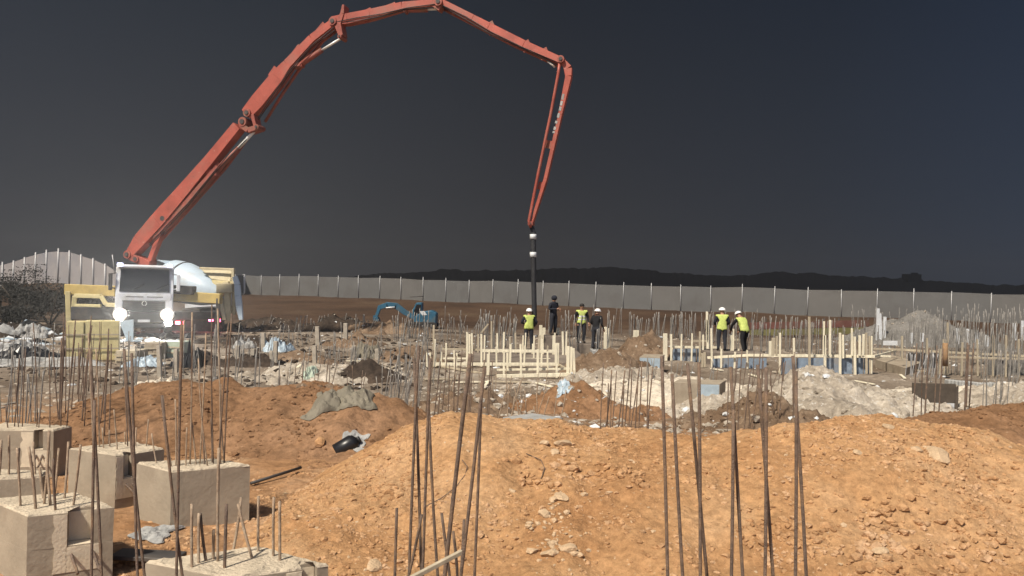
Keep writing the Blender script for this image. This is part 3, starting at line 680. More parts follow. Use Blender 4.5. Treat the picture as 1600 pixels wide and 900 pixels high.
cluster('steel bars hanging in a bundle under the right formwork', 1415, 1470, 548, 560, 26.5, 27.5, 16, .013, 'post', 6)

for (lab, a, b, y0, y1, d0, d1, n, rr_, mt) in (
    ('rebar in a loose row left of the lone stub column', 366, 430, 515, 560, 26, 31, 20, .012, 'steel'), ('rebar in a loose row right of the dark recess', 490, 560, 525, 565, 24, 29, 20, .012, 'steel'),
    ('rebar around the grey crumpled sheet', 545, 625, 520, 560, 23, 28, 22, .012, 'steel'), ('rebar between the thicket and the hose formwork', 625, 690, 515, 560, 20, 26, 22, .011, 'steel'),
    ('rebar in the spoil behind the tarpaulin', 440, 580, 555, 590, 18, 21, 16, .009, 'rust'), ('rebar among the sheets and bags left of the yellow pack', 0, 95, 500, 555, 20, 26, 22, .011, 'steel'),
    ('rebar forest left of the pointed dark heap', 430, 500, 500, 540, 30, 35, 14, .015, 'steel'), ('rebar forest right of the pointed dark heap', 520, 600, 500, 545, 29, 34, 18, .015, 'steel'),
    ('rebar forest behind the left end of the hose formwork', 660, 750, 490, 530, 32, 38, 22, .016, 'steel'), ('rebar forest in front of the far bank behind the hose', 690, 830, 476, 505, 44, 50, 26, .019, 'steel'),
    ('rebar forest in front of the far bank behind the hooded worker', 850, 990, 474, 505, 44, 50, 26, .019, 'steel'), ('rebar forest far behind the two workers on the long formwork', 1060, 1190, 478, 505, 42, 48, 26, .018, 'steel'),
    ('rebar forest far behind the gravel cone', 1330, 1600, 474, 500, 44, 52, 50, .019, 'steel'), ('rebar forest in the middle of the right formwork', 1440, 1600, 500, 545, 25, 30, 34, .013, 'steel'),
    ('rebar standing below the long formwork', 1010, 1120, 540, 590, 19, 23, 14, .011, 'steel'), ('rebar standing in front of the hose formwork', 690, 900, 570, 610, 19, 22, 26, .0105, 'rust2'),
    ('rebar standing in the spoil left of the thicket', 380, 520, 530, 580, 22, 27, 18, .012, 'steel'), ('rebar standing between the blue block and the pale rubble heap', 1120, 1230, 545, 590, 17, 20, 12, .010, 'rust')):
    cluster(lab, a, b, y0, y1, d0, d1, n, rr_, mt, 4)
# concrete stub columns and stakes
def posts(label_fmt, spec, mtl, wid, group, name, cat):
    for (px, yt, yb, lab) in spec:
        b = hit(px, yb, 12); t = P(px + random.uniform(-1.8, 1.8), yt, b.y); s_ = wid * b.y / F
        o = MB().bar(b - Vector((0, 0, .1)), t, s_, s_, s_ * .96, s_ * .96).build(name, M[mtl], bevel=.008, loc=(b.x, b.y, b.z))
        tag(o, label_fmt % lab, cat, group)
posts('short pale concrete stub column %s', [(412, 520, 549, 'behind the crumpled blue sheet'), (430, 533, 566, 'standing alone left of the dark recess'), (492, 540, 568, 'right of the dark recess'), (426, 548, 566, 'leaning on the lone stub'),
      (540, 505, 530, 'at the foot of the pointed dark heap'), (497, 510, 540, 'left of the pointed dark heap'), (552, 540, 560, 'left of the grey crumpled sheet'), (590, 545, 562, 'right of the grey crumpled sheet'),
      (250, 540, 590, 'in front of the pale green sheet'), (275, 545, 582, 'in front of the black sheet'), (371, 540, 560, 'nearest the mixer truck'), (395, 545, 558, 'between the black heap and the blue sheet')], 'con_tan', 6.2, 'concrete stub columns', 'stub_column', 'column')
posts('pale timber stake %s', [(1371, 482, 531, 'tallest, left of the gravel cone'), (1376, 490, 531, 'second of the trio left of the gravel cone'), (1381, 495, 531, 'shortest of the trio left of the gravel cone'),
      (1424, 520, 537, 'low at the left foot of the gravel cone'), (1440, 520, 533, 'low at the middle foot of the gravel cone'), (1497, 513, 536, 'at the right foot of the gravel cone'), (1513, 514, 540, 'behind the right formwork, left of a pair'), (1527, 520, 540, 'behind the right formwork, right of a pair'),
      (1541, 524, 542, 'thick one behind the right formwork'), (1585, 505, 532, 'pinkish, by the right edge'), (1597, 501, 532, 'tall, cut by the right edge')], 'plastic_white', 4.2, 'timber stakes by the gravel cone', 'timber_stake', 'stake')

# ------------------------------------------------------------------ small things on the mounds
def sheet(name, label, pts, d, mtl, hh, seed, cat, res=34, fold=1.0, depth=None):
    """a crumpled sheet lying over the ground: outline in photo pixels laid onto the terrain"""
    w_ = [hit(px, py, d * .8) if d else hit(px, py) for px, py in pts]; c = sum(w_, Vector()) / len(w_)
    xs = [p.x for p in w_]; x0, x1 = min(xs), max(xs); ry = depth or (x1 - x0) * .33
    g = np.linspace(-1, 1, res); U, V = np.meshgrid(g, g)
    rad = 1 + .18 * np.sin(3 * np.arctan2(V, U) + seed) + .12 * np.sin(7 * np.arctan2(V, U) + 2 * seed)
    X = c.x + U * (x1 - x0) / 2 * rad; Y = c.y + V * ry * rad
    Zt = np.vectorize(top)(X, Y)
    r = np.clip(1 - np.maximum(np.abs(U), np.abs(V)) ** 2, 0, 1)
    k = (x1 - x0)
    ridge = np.abs(fbm(X + seed, Y * 1.2, k * .35, 3, seed)) ** .8 * 1.9 * fold
    ridge = ridge + .55 * np.abs(fbm(X * 1.3 + 2 * seed, Y, k * .13, 2, seed + 4))
    Z = Zt + .012 + hh * (r ** .6) * (.3 + ridge) + .03 * fbm(X, Y, k * .08, 2, seed) * hh * 4
    idx = np.arange(U.size).reshape(U.shape)
    q = np.stack([idx[:-1, :-1], idx[:-1, 1:], idx[1:, 1:], idx[1:, :-1]], -1).reshape(-1, 4)
    o = np_mesh(name, np.stack([X.ravel() - c.x, Y.ravel() - c.y, Z.ravel() - c.z], -1), q, M[mtl], smooth=False); o.location = c
    md = o.modifiers.new('thickness', 'SOLIDIFY'); md.thickness = .006; md.offset = -1
    return tag(o, label, cat)
sheet('tarpaulin', 'crumpled grey green tarpaulin on the crest of the red brown mound', [(492, 632), (578, 634), (536, 627)], 8.5, 'tarp', .08, 2, 'tarpaulin', 60, 1.6, depth=.34)
sheet('plastic_sheet', 'small grey sheet on the slope beside the black plastic can', [(535, 703), (578, 690), (545, 690)], 7.2, 'con_grey', .012, 4, 'sheet', 18, depth=.18)
sheet('plastic_sheet', 'crumpled pale blue sheet beside the low black soil heap', [(421, 550), (446, 551), (433, 545)], 28, 'plastic_blue', .34, 5, 'sheet', 30, 1.2, depth=.5)
sheet('plastic_sheet', 'grey blue crumpled sheet between two concrete stubs', [(553, 562), (592, 562), (572, 548)], 25, 'tarp', .40, 6, 'sheet', 28, 1.3, depth=.5)
sheet('plastic_sheet', 'small green scrap of sheet on the grey spoil heap', [(474, 590), (495, 588), (484, 582)], 20, 'plastic_green', .16, 7, 'sheet', 16, depth=.2)
sheet('plastic_sheet', 'white crumpled sheet in the debris left of the yellow pack', [(42, 575), (92, 578), (70, 556)], 22, 'plastic_grey', .2, 8, 'sheet', 26, 1.2, depth=.7)
sheet('plastic_sheet', 'long white sheet hanging over debris below the bushes', [(15, 520), (80, 525), (50, 512)], 30, 'plastic_grey', .35, 9, 'sheet', 26, 1.2, depth=.7)
sheet('plastic_sheet', 'blue white sheets lying in the debris at the left edge', [(-15, 556), (60, 552), (30, 545)], 26, 'plastic_grey', .3, 10, 'sheet', 26, 1.2, depth=.9)
sheet('plastic_sheet', 'black sheet lying in the debris at the left edge', [(-10, 566), (90, 560), (30, 555)], 24, 'plastic_black', .35, 13, 'sheet', 26, 1.2, depth=.7)
sheet('plastic_sheet', 'white sack lying at the edge of the pit near the black heap', [(372, 545), (391, 545), (381, 540)], 30, 'plastic_grey', .35, 14, 'sheet', 18, depth=.4)
sheet('plastic_sheet', 'blue grey scrap of sheet below the timber formwork', [(870, 612), (892, 610), (880, 606)], 17, 'plastic_blue', .04, 15, 'sheet', 16, depth=.2)
sheet('cement_bags', 'pale split bags lying in front of the pallets', [(222, 608), (285, 606), (250, 600)], 16, 'sand', .2, 16, 'bags', 26, depth=.4)
sheet('cement_spill', 'grey cement spill at the foot of the plain pile cap', [(214, 838), (268, 842), (240, 828)], 5, 'con_grey', .03, 17, 'spill', 22, depth=.16)
# black plastic can
q = hit(527, 706); T = Matrix.Translation(q) @ Matrix.Rotation(R_(20), 4, 'Z') @ Matrix.Rotation(R_(62), 4, 'Y')
root = empty('plastic_can', q, 'black plastic can lying tipped over on the red slope', 'can')
m = MB(T); m.lathe((0, 0, -.02), (0, 0, .26), [(0, .085), (.02, .10), (.75, .105), (.9, .085), (1, .04)], 16); m.build('body', M['plastic_black'], root)
m = MB(T); m.lathe((0, 0, .26), (0, 0, .295), [(0, .04), (.5, .042), (1, .036)], 12); m.build('cap', M['black'], root)
m = MB(T); m.tube([(.10, 0, .04), (.17, 0, .06), (.19, 0, .13), (.17, 0, .2), (.10, 0, .22)], .009, 6); m.build('handle', M['black'], root)
# board on the ground between caps
c = PZ(232, 868, 1.02); T = Matrix.Translation(c) @ Matrix.Rotation(R_(-4), 4, 'Z')
MB(T).box((0, 0, .0), (.48, .16, .03)).build('plank', M['dgrey'], bevel=.004, loc=c); tag(bpy.data.objects['plank'], 'dark plank lying on the soil right of the slotted pile cap', 'plank')
# iron pole on red slope and thin wire
a, b = hit(392, 760), hit(470, 738)
MB().tube([a + Vector((0, 0, .03)), b + Vector((0, 0, .05))], .016, 8).build('steel_pipe', M['dgrey'], loc=a); tag(bpy.data.objects['steel_pipe'], 'dark steel pipe lying on the slope right of the plain pile cap', 'pipe')
pts = [hit(x, y) + Vector((0, 0, .02)) for x, y in ((665, 795), (690, 782), (712, 765), (727, 745), (730, 732), (722, 722))]
MB().tube(pts, .004, 5).build('wire', M['rust'], loc=pts[0]); tag(bpy.data.objects['wire'], 'thin rusty wire curling over the left hump of the orange mound', 'wire')
pts = [hit(x, y) + Vector((0, 0, .02)) for x, y in ((822, 712), (845, 722), (851, 735), (845, 752))]
MB().tube(pts, .004, 5).build('wire', M['rust'], loc=pts[0]); tag(bpy.data.objects['wire.001'], 'short looped wire on the slope below the small concrete slab', 'wire')

# small slab and blocks
def block(name, label, pts, z, h, mats, cat, rough=.004, s0=.02):
    l_, c_, r_ = [PZ(*p, z) for p in pts]; b_ = l_ + r_ - c_
    root = empty(name, Vector((c_.x, c_.y, z - h)), label, cat)
    MB().prism([p - Vector((0, 0, h)) for p in (c_, r_, b_, l_)], (0, 0, h)).build('concrete_body', M[mats[0]], root, rough=rough)
    if len(mats) > 1:
        e = r_ - c_; nn = Vector((-e.y, e.x, 0)).normalized(); o_ = -nn * .012
        MB().prism([c_ + o_ * .3 - Vector((0, 0, h)) + e * s0, r_ + o_ * .3 - Vector((0, 0, h)) - e * .02, r_ + o_ * .3 - Vector((0, 0, .02)) - e * .02, c_ + o_ * .3 - Vector((0, 0, .02)) + e * s0], o_).build('face_sheet', M[mats[1]], root)
    return root
block('concrete_slab', 'small low grey concrete slab just behind the left hump of the mound', ((786, 652), (834, 660), (880, 653)), .62, .5, ['con_grey'], 'slab')
block('concrete_block', 'concrete block with pale blue sheet on its right half, before the sand', ((1062, 592), (1050, 598), (1125, 600)), .75, .75, ['concrete', 'plastic_blue'], 'concrete block', s0=.53)
block('concrete_block', 'small concrete block with a blue face left of the long formwork', ((1007, 553), (999, 558), (1032, 559)), .55, .6, ['concrete', 'plastic_blue'], 'concrete block')
block('concrete_block', 'pale block with a white sheet on its face, right of the dark board', ((1470, 601), (1463, 605), (1492, 606)), .85, .6, ['concrete', 'plastic_white'], 'concrete block')
q = P(1459, 614, 17.2); m = MB(); m.box((q.x, q.y, q.z), (.98, .06, .44)); m.build('form_board', mat('dark_brown_board', (.085, .068, .052), .8, .3, 5), loc=(q.x, q.y, q.z - .22), bevel=.006)
tag(bpy.data.objects['form_board'], 'dark brown board standing upright on the pale sand behind the right mound', 'board')
for k, (px, lab) in enumerate(((1440, 'left'), (1470, 'right'))):
    a = P(px, 630, 17.28); g = top(a.x, a.y); o = MB().bar((a.x, a.y, g - .1), (a.x, a.y, q.z + .2), .05, .05).build('prop_post', M['timber2'], loc=(a.x, a.y, g)); tag(o, 'timber prop behind the %s end of the dark upright board' % lab, 'prop')
# low stone wall far right
wp = [P(1478, 578, 22.5), P(1620, 592, 21.5)]; m = MB(); g = random.Random(4); e = wp[1] - wp[0]; e.z = 0; n_ = 26
for i in range(n_):
    for r in range(2):
        c = wp[0] + e * ((i + .5 * (r % 2) + .2) / n_); z0 = top(c.x, c.y)
        m.box((c.x, c.y, .02 + z0 + .14 + r * .25), (e.length / n_ * .94, .3, .24), Matrix.Rotation(g.uniform(-.1, .1), 3, 'Z'))
tag(m.build('stone_wall', M['con_grey'], bevel=.03, loc=wp[0]), 'low grey stone wall behind the sand at the right edge', 'wall')

# ------------------------------------------------------------------ timber formwork
def stake_px(root, px, yt, yb, d, wpx, mtl='timber', name='stake'):
    a, b = P(px + random.uniform(-.6, .6), yb, d), P(px + random.uniform(-1, 1), yt, d); g = top(a.x, a.y)
    a.z = min(a.z, g + .02) if a.z - g < .5 else a.z
    MB().bar(a, b, wpx * random.uniform(.7, .95) * d / F, .05, up=(0, 1, 0)).build(name, M['timber2' if mtl == 'timber' and random.random() < .22 else mtl], root, bevel=.004)
def rail_px(root, x0, y0, x1, y1, d0, d1, hpx, mtl='timber', name='rail', th=.05):
    a, b = P(x0, y0, d0), P(x1, y1, d1); MB().bar(a, b, th, hpx * d0 / F).build(name, M[mtl], root, bevel=.004)
c = P(790, 570, 27); fw = empty('timber_formwork', (c.x, c.y, top(c.x, c.y)), 'pale timber formwork box with many upright stakes, where the hose ends', 'formwork', 'timber formwork')
rail_px(fw, 776, 588, 899, 585, 24.0, 24.0, 5.5, th=.09); rail_px(fw, 678, 569, 872, 569, 26.6, 26.6, 4.6, th=.09); rail_px(fw, 752, 548, 871, 549, 30.6, 30.6, 4.2, th=.09)
rail_px(fw, 678, 570, 778, 588, 26.9, 24.5, 3.0, 'timber2'); rail_px(fw, 872, 569, 899, 585, 27, 24.4, 3.2, 'timber2'); rail_px(fw, 690, 545, 757, 547, 31, 31, 3, 'timber2')
rail_px(fw, 770, 591, 800, 606, 24, 22, 2.6, 'timber2', 'brace'); rail_px(fw, 752, 520, 763, 506, 31, 31, 2.5, 'timber2', 'brace')
for (x, yt, yb, wd) in ((763, 553, 586, 5), (787, 548, 585, 4), (814, 538, 592, 4), (841, 546, 595, 4.5), (870, 536, 594, 4), (887, 541, 582, 6), (892, 542, 583, 4), (897, 544, 584, 4)): stake_px(fw, x, yt, yb, 24.2, wd)
for (x, yt, yb, wd) in ((668, 551, 582, 3), (672, 551, 583, 3.2), (677, 508, 570, 4), (680, 530, 565, 3.5), (689, 550, 577, 4), (697, 536, 577, 3.5), (713, 551, 580, 3), (730, 521, 566, 4), (734, 522, 560, 3), (736, 540, 580, 3), (753, 522, 565, 3.5), (757, 524, 565, 3), (776, 542, 576, 3), (797, 538, 570, 4), (819, 540, 570, 3), (855, 540, 570, 3), (846, 530, 570, 4), (869, 540, 572, 6), (872, 536, 572, 4)): stake_px(fw, x, yt, yb, 26.8, wd)
for (x, yt, yb, wd) in ((768, 502, 545, 3), (747, 522, 545, 3), (787, 519, 548, 3.5), (806, 520, 550, 3), (821, 520, 548, 3), (832, 537, 552, 3), (842, 524, 548, 4), (849, 536, 552, 3), (864, 524, 552, 3), (867, 520, 548, 3), (880, 518, 548, 3.4), (885, 518, 548, 3)): stake_px(fw, x, yt, yb, 30.8, wd)
gF = random.Random(8)
for i in range(15):
    x = gF.uniform(682, 892); row = gF.choice(((24.6, 545, 586), (26.9, 540, 572), (29, 528, 558), (30.9, 522, 549)))
    stake_px(fw, x, row[1] + gF.uniform(-5, 9), row[2] + gF.uniform(-3, 3), row[0], gF.uniform(2.6, 3.8))
rail_px(fw, 692, 560, 860, 561, 29, 29, 2.8); rail_px(fw, 776, 578, 897, 576, 24.5, 24.5, 3.2)
for (px, yt, yb) in ((845, 508, 528), (850, 512, 526), (872, 512, 525), (946, 511, 527), (951, 513, 527), (992, 516, 532), (996, 516, 532)):
    b = P(px, yb, 34.5); t = P(px, yt, 34.5); g = top(b.x, b.y); b.z = g - .05
    o = MB().bar(b, t, .14, .05, up=(0, 1, 0)).build('upright_board', M['timber'], bevel=.005, loc=b)
    tag(o, {845: 'pale upright board right of the hose, left one of a pair', 850: 'pale upright board right of the hose, right one of a pair', 872: 'pale upright board below the hooded worker', 946: 'pale upright board right of the white helmeted worker, left one of a pair', 951: 'pale upright board right of the white helmeted worker, right one of a pair', 992: 'pale upright board on the brown earth heap, left one of a pair', 996: 'pale upright board on the brown earth heap, right one of a pair'}[px], 'board')
# long formwork with blue-grey panels
c = P(1230, 575, 27); fw = empty('timber_formwork', (c.x, c.y, top(c.x, c.y)), 'long timber formwork with blue grey panels, where two workers stand', 'formwork', 'timber formwork')
rail_px(fw, 1105, 559, 1170, 555, 29, 28.5, 4); rail_px(fw, 1170, 555, 1367, 557, 28.5, 27, 4.2); rail_px(fw, 1049, 542, 1126, 543, 31.5, 31.5, 3.6); rail_px(fw, 1140, 531, 1160, 531, 34, 34, 3, 'timber2'); rail_px(fw, 1080, 533, 1104, 533, 34, 34, 3, 'timber2'); rail_px(fw, 1365, 557, 1400, 548, 27, 31, 3.5)
def panel_px(root, x0, x1, yt, yb, d, mtl='board'):
    a, b = P(x0, yt, d), P(x1, yt, d); zb = min(P(x0, yb, d).z, top(a.x, a.y + .0) - .05) if True else 0
    MB().prism([(a.x, a.y, zb), (b.x, b.y, zb), (b.x, b.y, b.z), (a.x, a.y, a.z)], (0, .05, 0)).build('form_panel', M[mtl], root)
for i, x in enumerate((1222, 1246, 1267, 1290, 1314, 1334, 1351)):
    x2 = (1244, 1265, 1288, 1312, 1332, 1349, 1364)[i]; panel_px(fw, x, x2, 559.5, 584, 27.4)
for x, x2 in ((1112, 1129), (1131, 1168), (1171, 1198), (1052, 1068), (1070, 1088), (1090, 1104)): panel_px(fw, x, x2, 560 if x > 1105 else 545, 572, 29.2 if x > 1105 else 31.7)
for (x, yt, yb, wd) in ((1219, 520, 582, 3.5), (1241, 528, 582, 3.5), (1265, 495, 586, 4), (1289, 524, 586, 4), (1313, 520, 586, 4), (1317, 523, 560, 3), (1336, 526, 586, 4), (1354, 520, 584, 4), (1359, 525, 584, 3), (1362, 525, 584, 3), (1203, 533, 556, 5), (1208, 528, 556, 5), (1213, 525, 556, 4), (1331, 513, 556, 3), (1287, 502, 556, 3), (1297, 500, 556, 3.5), (1343, 524, 556, 4), (1349, 522, 556, 4)): stake_px(fw, x, yt, yb, 27.1, wd)
for (x, yt, yb, wd) in ((1112, 513, 572, 3.5), (1127, 545, 571, 3.5), (1168, 547, 566, 3), (1148, 550, 562, 3), (1101, 550, 568, 4), (1098, 552, 566, 4)): stake_px(fw, x, yt, yb, 28.8, wd)
for (x, yt, yb, wd) in ((1040, 521, 555, 8), (1049, 522, 555, 4), (1065, 522, 553, 3.2), (1081, 521, 552, 3), (1094, 518, 552, 3), (1099, 523, 552, 3), (1105, 487, 535, 4), (1106, 500, 545, 5), (1145, 514, 552, 3), (1143, 524, 548, 4), (1154, 545, 556, 3)): stake_px(fw, x, yt, yb, 31.3, wd)
# right formwork
c = P(1500, 560, 28); fw = empty('timber_formwork', (c.x, c.y, top(c.x, c.y)), 'grey weathered formwork with thin rails at the right edge', 'formwork', 'timber formwork')
rail_px(fw, 1365, 545, 1420, 547, 30, 30, 3.0, 'timber2'); rail_px(fw, 1415, 547, 1610, 557, 30, 28, 3.2, 'timber2'); rail_px(fw, 1480, 558, 1610, 561, 27, 27, 3, 'timber2'); rail_px(fw, 1380, 536, 1402, 536, 31, 31, 7, 'plastic_white'); rail_px(fw, 1370, 556, 1392, 557, 28, 28, 3.5, 'timber')
panel_px(fw, 1420, 1462, 552, 580, 30.3, 'dgrey'); panel_px(fw, 1545, 1610, 563, 585, 28.6, 'gravel')
for (x, yt, yb, wd) in ((1409, 525, 562, 3), (1476, 530, 580, 5), (1470, 545, 575, 4), (1528, 530, 575, 3), (1552, 524, 575, 3), (1572, 524, 578, 3), (1592, 530, 580, 3), (1481, 504, 575, 3), (1503, 535, 575, 3), (1449, 528, 560, 3)): stake_px(fw, x, yt, yb, 27.8, wd, 'timber2')
MB().tube([P(1477, 572, 26.5), P(1477, 536, 26.5)], .085, 10).build('sleeved_post', mat('orange_sleeve', (.33, .20, .10), .8, .3, 6, dirt=(.2, .14, .1)), fw)
c = P(1425, 566, 26.4); block('concrete_slab', 'tan concrete footing under the left end of the right formwork', ((1368, 562), (1415, 575), (1440, 566)), .35, .45, ['concrete'], 'slab')

for i in range(16):
    px, py = ((690, 596), (735, 600), (760, 604), (800, 600), (850, 604), (905, 592), (930, 575), (1120, 580), (1180, 590), (1390, 575), (1410, 590), (1350, 600), (1440, 582), (560, 566), (470, 572), (620, 575))[i]
    q = hit(px, py, 13); a = random.uniform(0, 3.1); l_ = random.uniform(.5, 1.3); e = Vector((math.cos(a), math.sin(a), 0)) * l_ / 2
    p0, p1 = q - e, q + e; p0.z, p1.z = top(p0.x, p0.y) + .05, top(p1.x, p1.y) + .06
    tag(MB().bar(p0, p1, .09, .035).build('timber_offcut', M['timber' if i % 3 else 'timber2'], bevel=.003, loc=p0), 'pale timber offcut lying on the ground around the formwork', 'offcut', 'timber offcuts lying around the formwork')
# concrete pours the workers stand on
def pour(label, px, py, d, sx, sy, z, mtl='con_grey'):
    c = P(px, py, d); o = MB().box((c.x, d, z / 2 - .25), (sx, sy, z + .5)).build('concrete_footing', M[mtl], bevel=.02, loc=(c.x, d, 0)); return tag(o, label, 'footing')

# ------------------------------------------------------------------ people
def person(label, px, d, zf, face, pose, clothes, head='helmet', vest=None, lean=0.0, hscale=1.0):
    c = P(px, 450, d); T = Matrix.Translation((c.x, d, zf)) @ Matrix.Rotation(face, 4, 'Z') @ Matrix.Diagonal((1.14, 1.12, 1, 1))   # faces local -Y
    root = empty('person', (c.x, d, zf), label, 'person')
    def L_(p):                                        # bend above the hip
        v = Vector(p)
        if lean and v.z > .95: q = v - Vector((0, 0, .95)); q = Matrix.Rotation(lean, 3, 'X') @ q; v = q + Vector((0, 0, .95))
        return v
    J = dict(pelvis=(0, 0, .96), spine=(0, .01, 1.14), chest=(0, .0, 1.33), neckb=(0, .01, 1.47), neck=(0, -.005, 1.54), h1=(0, -.02, 1.60), h2=(0, -.015, 1.68), h3=(0, -.005, 1.745),
             shL=(.175, 0, 1.42), shR=(-.175, 0, 1.42), hipL=(.095, 0, .90), hipR=(-.095, 0, .90))
    J = {k: L_(v) for k, v in J.items()}
    for k, v in pose.items(): J[k] = Vector(v)
    r = dict(pelvis=(.155, .115), spine=(.145, .105), chest=(.175, .115), neckb=(.09, .08), neck=(.058, .058), h1=(.075, .085), h2=(.082, .10), h3=(.06, .07), shL=(.075, .075), shR=(.075, .075), elL=(.055, .055), elR=(.055, .055), wrL=(.036, .036), wrR=(.036, .036),
             haL=(.042, .028), haR=(.042, .028), hipL=(.10, .105), hipR=(.10, .105), knL=(.072, .075), knR=(.072, .075), anL=(.05, .055), anR=(.05, .055), toL=(.05, .035), toR=(.05, .035))
    for s in 'LR':
        w, e = J['wr' + s], J['el' + s]; dr = (w - e).normalized(); J['ha' + s] = w + dr * .085
        a = J['an' + s]; J['to' + s] = Vector((a.x * 1.08, a.y - .17, .035))
    E = [('pelvis', 'spine'), ('spine', 'chest'), ('chest', 'neckb'), ('neckb', 'neck'), ('neck', 'h1'), ('h1', 'h2'), ('h2', 'h3')]
    for s in 'LR': E += [('chest', 'sh' + s), ('sh' + s, 'el' + s), ('el' + s, 'wr' + s), ('wr' + s, 'ha' + s), ('pelvis', 'hip' + s), ('hip' + s, 'kn' + s), ('kn' + s, 'an' + s), ('an' + s, 'to' + s)]
    names = list(J); vs = [J[n] for n in names]; rad = [r[n] for n in names]; es = [(names.index(a), names.index(b)) for a, b in E]; roots = [names.index('pelvis')]
    seg = [(J[a], J[b], a + '-' + b) for a, b in E]
    for s in 'LR':                                    # fingers: own chains rooted in the palm
        hd, wv = J['ha' + s], J['wr' + s]; dr = (hd - wv).normalized(); sd = dr.cross(Vector((0, 1, 0)));
        if sd.length < .2: sd = Vector((1, 0, 0))
        sd.normalize(); nv = sd.cross(dr)
        for k, (off, ln) in enumerate(((-.03, .062), (-.01, .075), (.011, .07), (.03, .055), (.048, .05))):
            p0 = hd + sd * off * .9 - dr * (.0 if k < 4 else .05); p1 = p0 + dr * ln * .6 + (sd * .025 if k == 4 else Vector()); p2 = p1 + dr * ln * .35 + nv * .03
            i = len(vs); vs += [p0, p1, p2]; rad += [(.010, .010), (.009, .009), (.007, .007)]; es += [(i, i + 1), (i + 1, i + 2)]; roots.append(i)
            seg.append((p0, p2, 'wr-ha'))
    me = bpy.data.meshes.new('body'); me.from_pydata([v[:] for v in vs], es, []); tmp = bpy.data.objects.new('tmp', me); COL.objects.link(tmp)
    sk = tmp.modifiers.new('skin', 'SKIN'); sk.use_smooth_shade = True
    for i, sv in enumerate(me.skin_vertices[0].data): sv.radius = rad[i]; sv.use_root = i in roots
    sb = tmp.modifiers.new('sub', 'SUBSURF'); sb.levels = sb.render_levels = 2
    dg = bpy.context.evaluated_depsgraph_get(); bm_ = bpy.data.meshes.new_from_object(tmp.evaluated_get(dg)); bpy.data.objects.remove(tmp); bpy.data.meshes.remove(me)
    bm_.name = 'body'
    # nose, ears, eyes, mouth folded into the same mesh
    hc = (J['h1'] + J['h2']) / 2; fw_ = Matrix.Rotation(lean, 3, 'X') @ Vector((0, -1, 0)); upv = Matrix.Rotation(lean, 3, 'X') @ Vector((0, 0, 1))
    b2 = bmesh.new(); b2.from_mesh(bm_)
    def blob(p, s, mi):
        res = bmesh.ops.create_icosphere(b2, subdivisions=1, radius=1)
        for v in res['verts']: v.co = Vector((v.co.x * s[0], v.co.y * s[1], v.co.z * s[2])) + p
        for f in {f for v in res['verts'] for f in v.link_faces}: f.material_index = mi + 10; f.smooth = True
    rx = Vector((1, 0, 0))
    blob(hc + fw_ * .10 - upv * .0, (.013, .022, .024), 2)
    for s in (-1, 1): blob(hc + rx * s * .078, (.012, .02, .03), 2); blob(hc + fw_ * .088 + rx * s * .032 + upv * .022, (.012, .008, .007), 3)
    blob(hc + fw_ * .09 - upv * .045, (.024, .008, .006), 4)
    def near(p):
        best, bn = 9, ''
        for a, b, nme in seg:
            ab = b - a; t = max(0, min(1, (p - a).dot(ab) / max(1e-9, ab.length_squared))); d_ = (p - a - ab * t).length
            if d_ < best: best, bn = d_, nme
        return bn
    torso = []
    for f in b2.faces:
        if f.material_index >= 10: f.material_index -= 10; continue
        n_ = near(f.calc_center_median())
        mi = 1
        if n_.startswith(('pelvis-hip', 'hip', 'kn')): mi = 0
        if n_.startswith(('an-', 'anL', 'anR')): mi = 5
        if n_.startswith(('neck-', 'h1', 'h2', 'neckb-neck', 'wr')): mi = 2
        if n_ == 'neckb-neck' and head == 'hood': mi = 1
        f.material_index = mi
        zc_ = f.calc_center_median().z
        if (n_.startswith('pelvis-hip') and zc_ > .84) or n_ in ('pelvis-spine', 'spine-chest', 'chest-neckb', 'chest-shL', 'chest-shR') : torso.append(f)
    # waistcoat: a shell over the torso
    if vest:
        vv = {}; vfaces = []; b3 = bmesh.new()
        b2.normal_update()
        for f in torso:
            q = []
            for v in f.verts:
                if v.index not in vv: vv[v.index] = b3.verts.new(T @ (v.co + v.normal * .016))
                q.append(vv[v.index])
            try: nf = b3.faces.new(q)
            except ValueError: continue
            cz = f.calc_center_median(); zz = (cz - Vector((0, 0, .95))).dot(upv) + .95
            nf.smooth = True
            nf.material_index = 1 if (1.05 < zz < 1.10 or 1.17 < zz < 1.215) and vest == 'front' else 0
            if vest == 'front' and abs(cz.x) < .028 and zz > 1.2 and (cz - Vector((0, 0, cz.z))).y < .02: nf.material_index = 2
        mb_ = MB(); mb_.bm.free(); mb_.bm = b3; vo = mb_.build('vest', [M['vest'], M['reflect'], M[clothes[1]]], root, recalc=False)
        md = vo.modifiers.new('thickness', 'SOLIDIFY'); md.thickness = .006
    for v in b2.verts: v.co = T @ v.co
    mb_ = MB(); mb_.bm.free(); mb_.bm = b2; mb_.build('body', [M[clothes[0]], M[clothes[1]], M['skin'], M['hair'], M['skin'], M['shoe']], root, recalc=False)
    hq = hc + upv * .045
    def cap(name, mt, rx_, ry_, rz_, brim, low=-.1):
        bmc = MB(T); V = []; Fs = []; n_ = 16; k = 6
        for i in range(k + 1):
            th = math.pi / 2 * (1 - (i / k)) - 0 ; th = math.pi / 2 - (math.pi / 2 - low) * (i / k)
            for j in range(n_):
                a = 2 * math.pi * j / n_; V.append(hq + rx * math.cos(a) * math.cos(th) * rx_ + fw_ * math.sin(a) * math.cos(th) * ry_ + upv * math.sin(th) * rz_)
        for i in range(k):
            for j in range(n_): Fs.append((i * n_ + j, i * n_ + (j + 1) % n_, (i + 1) * n_ + (j + 1) % n_, (i + 1) * n_ + j))
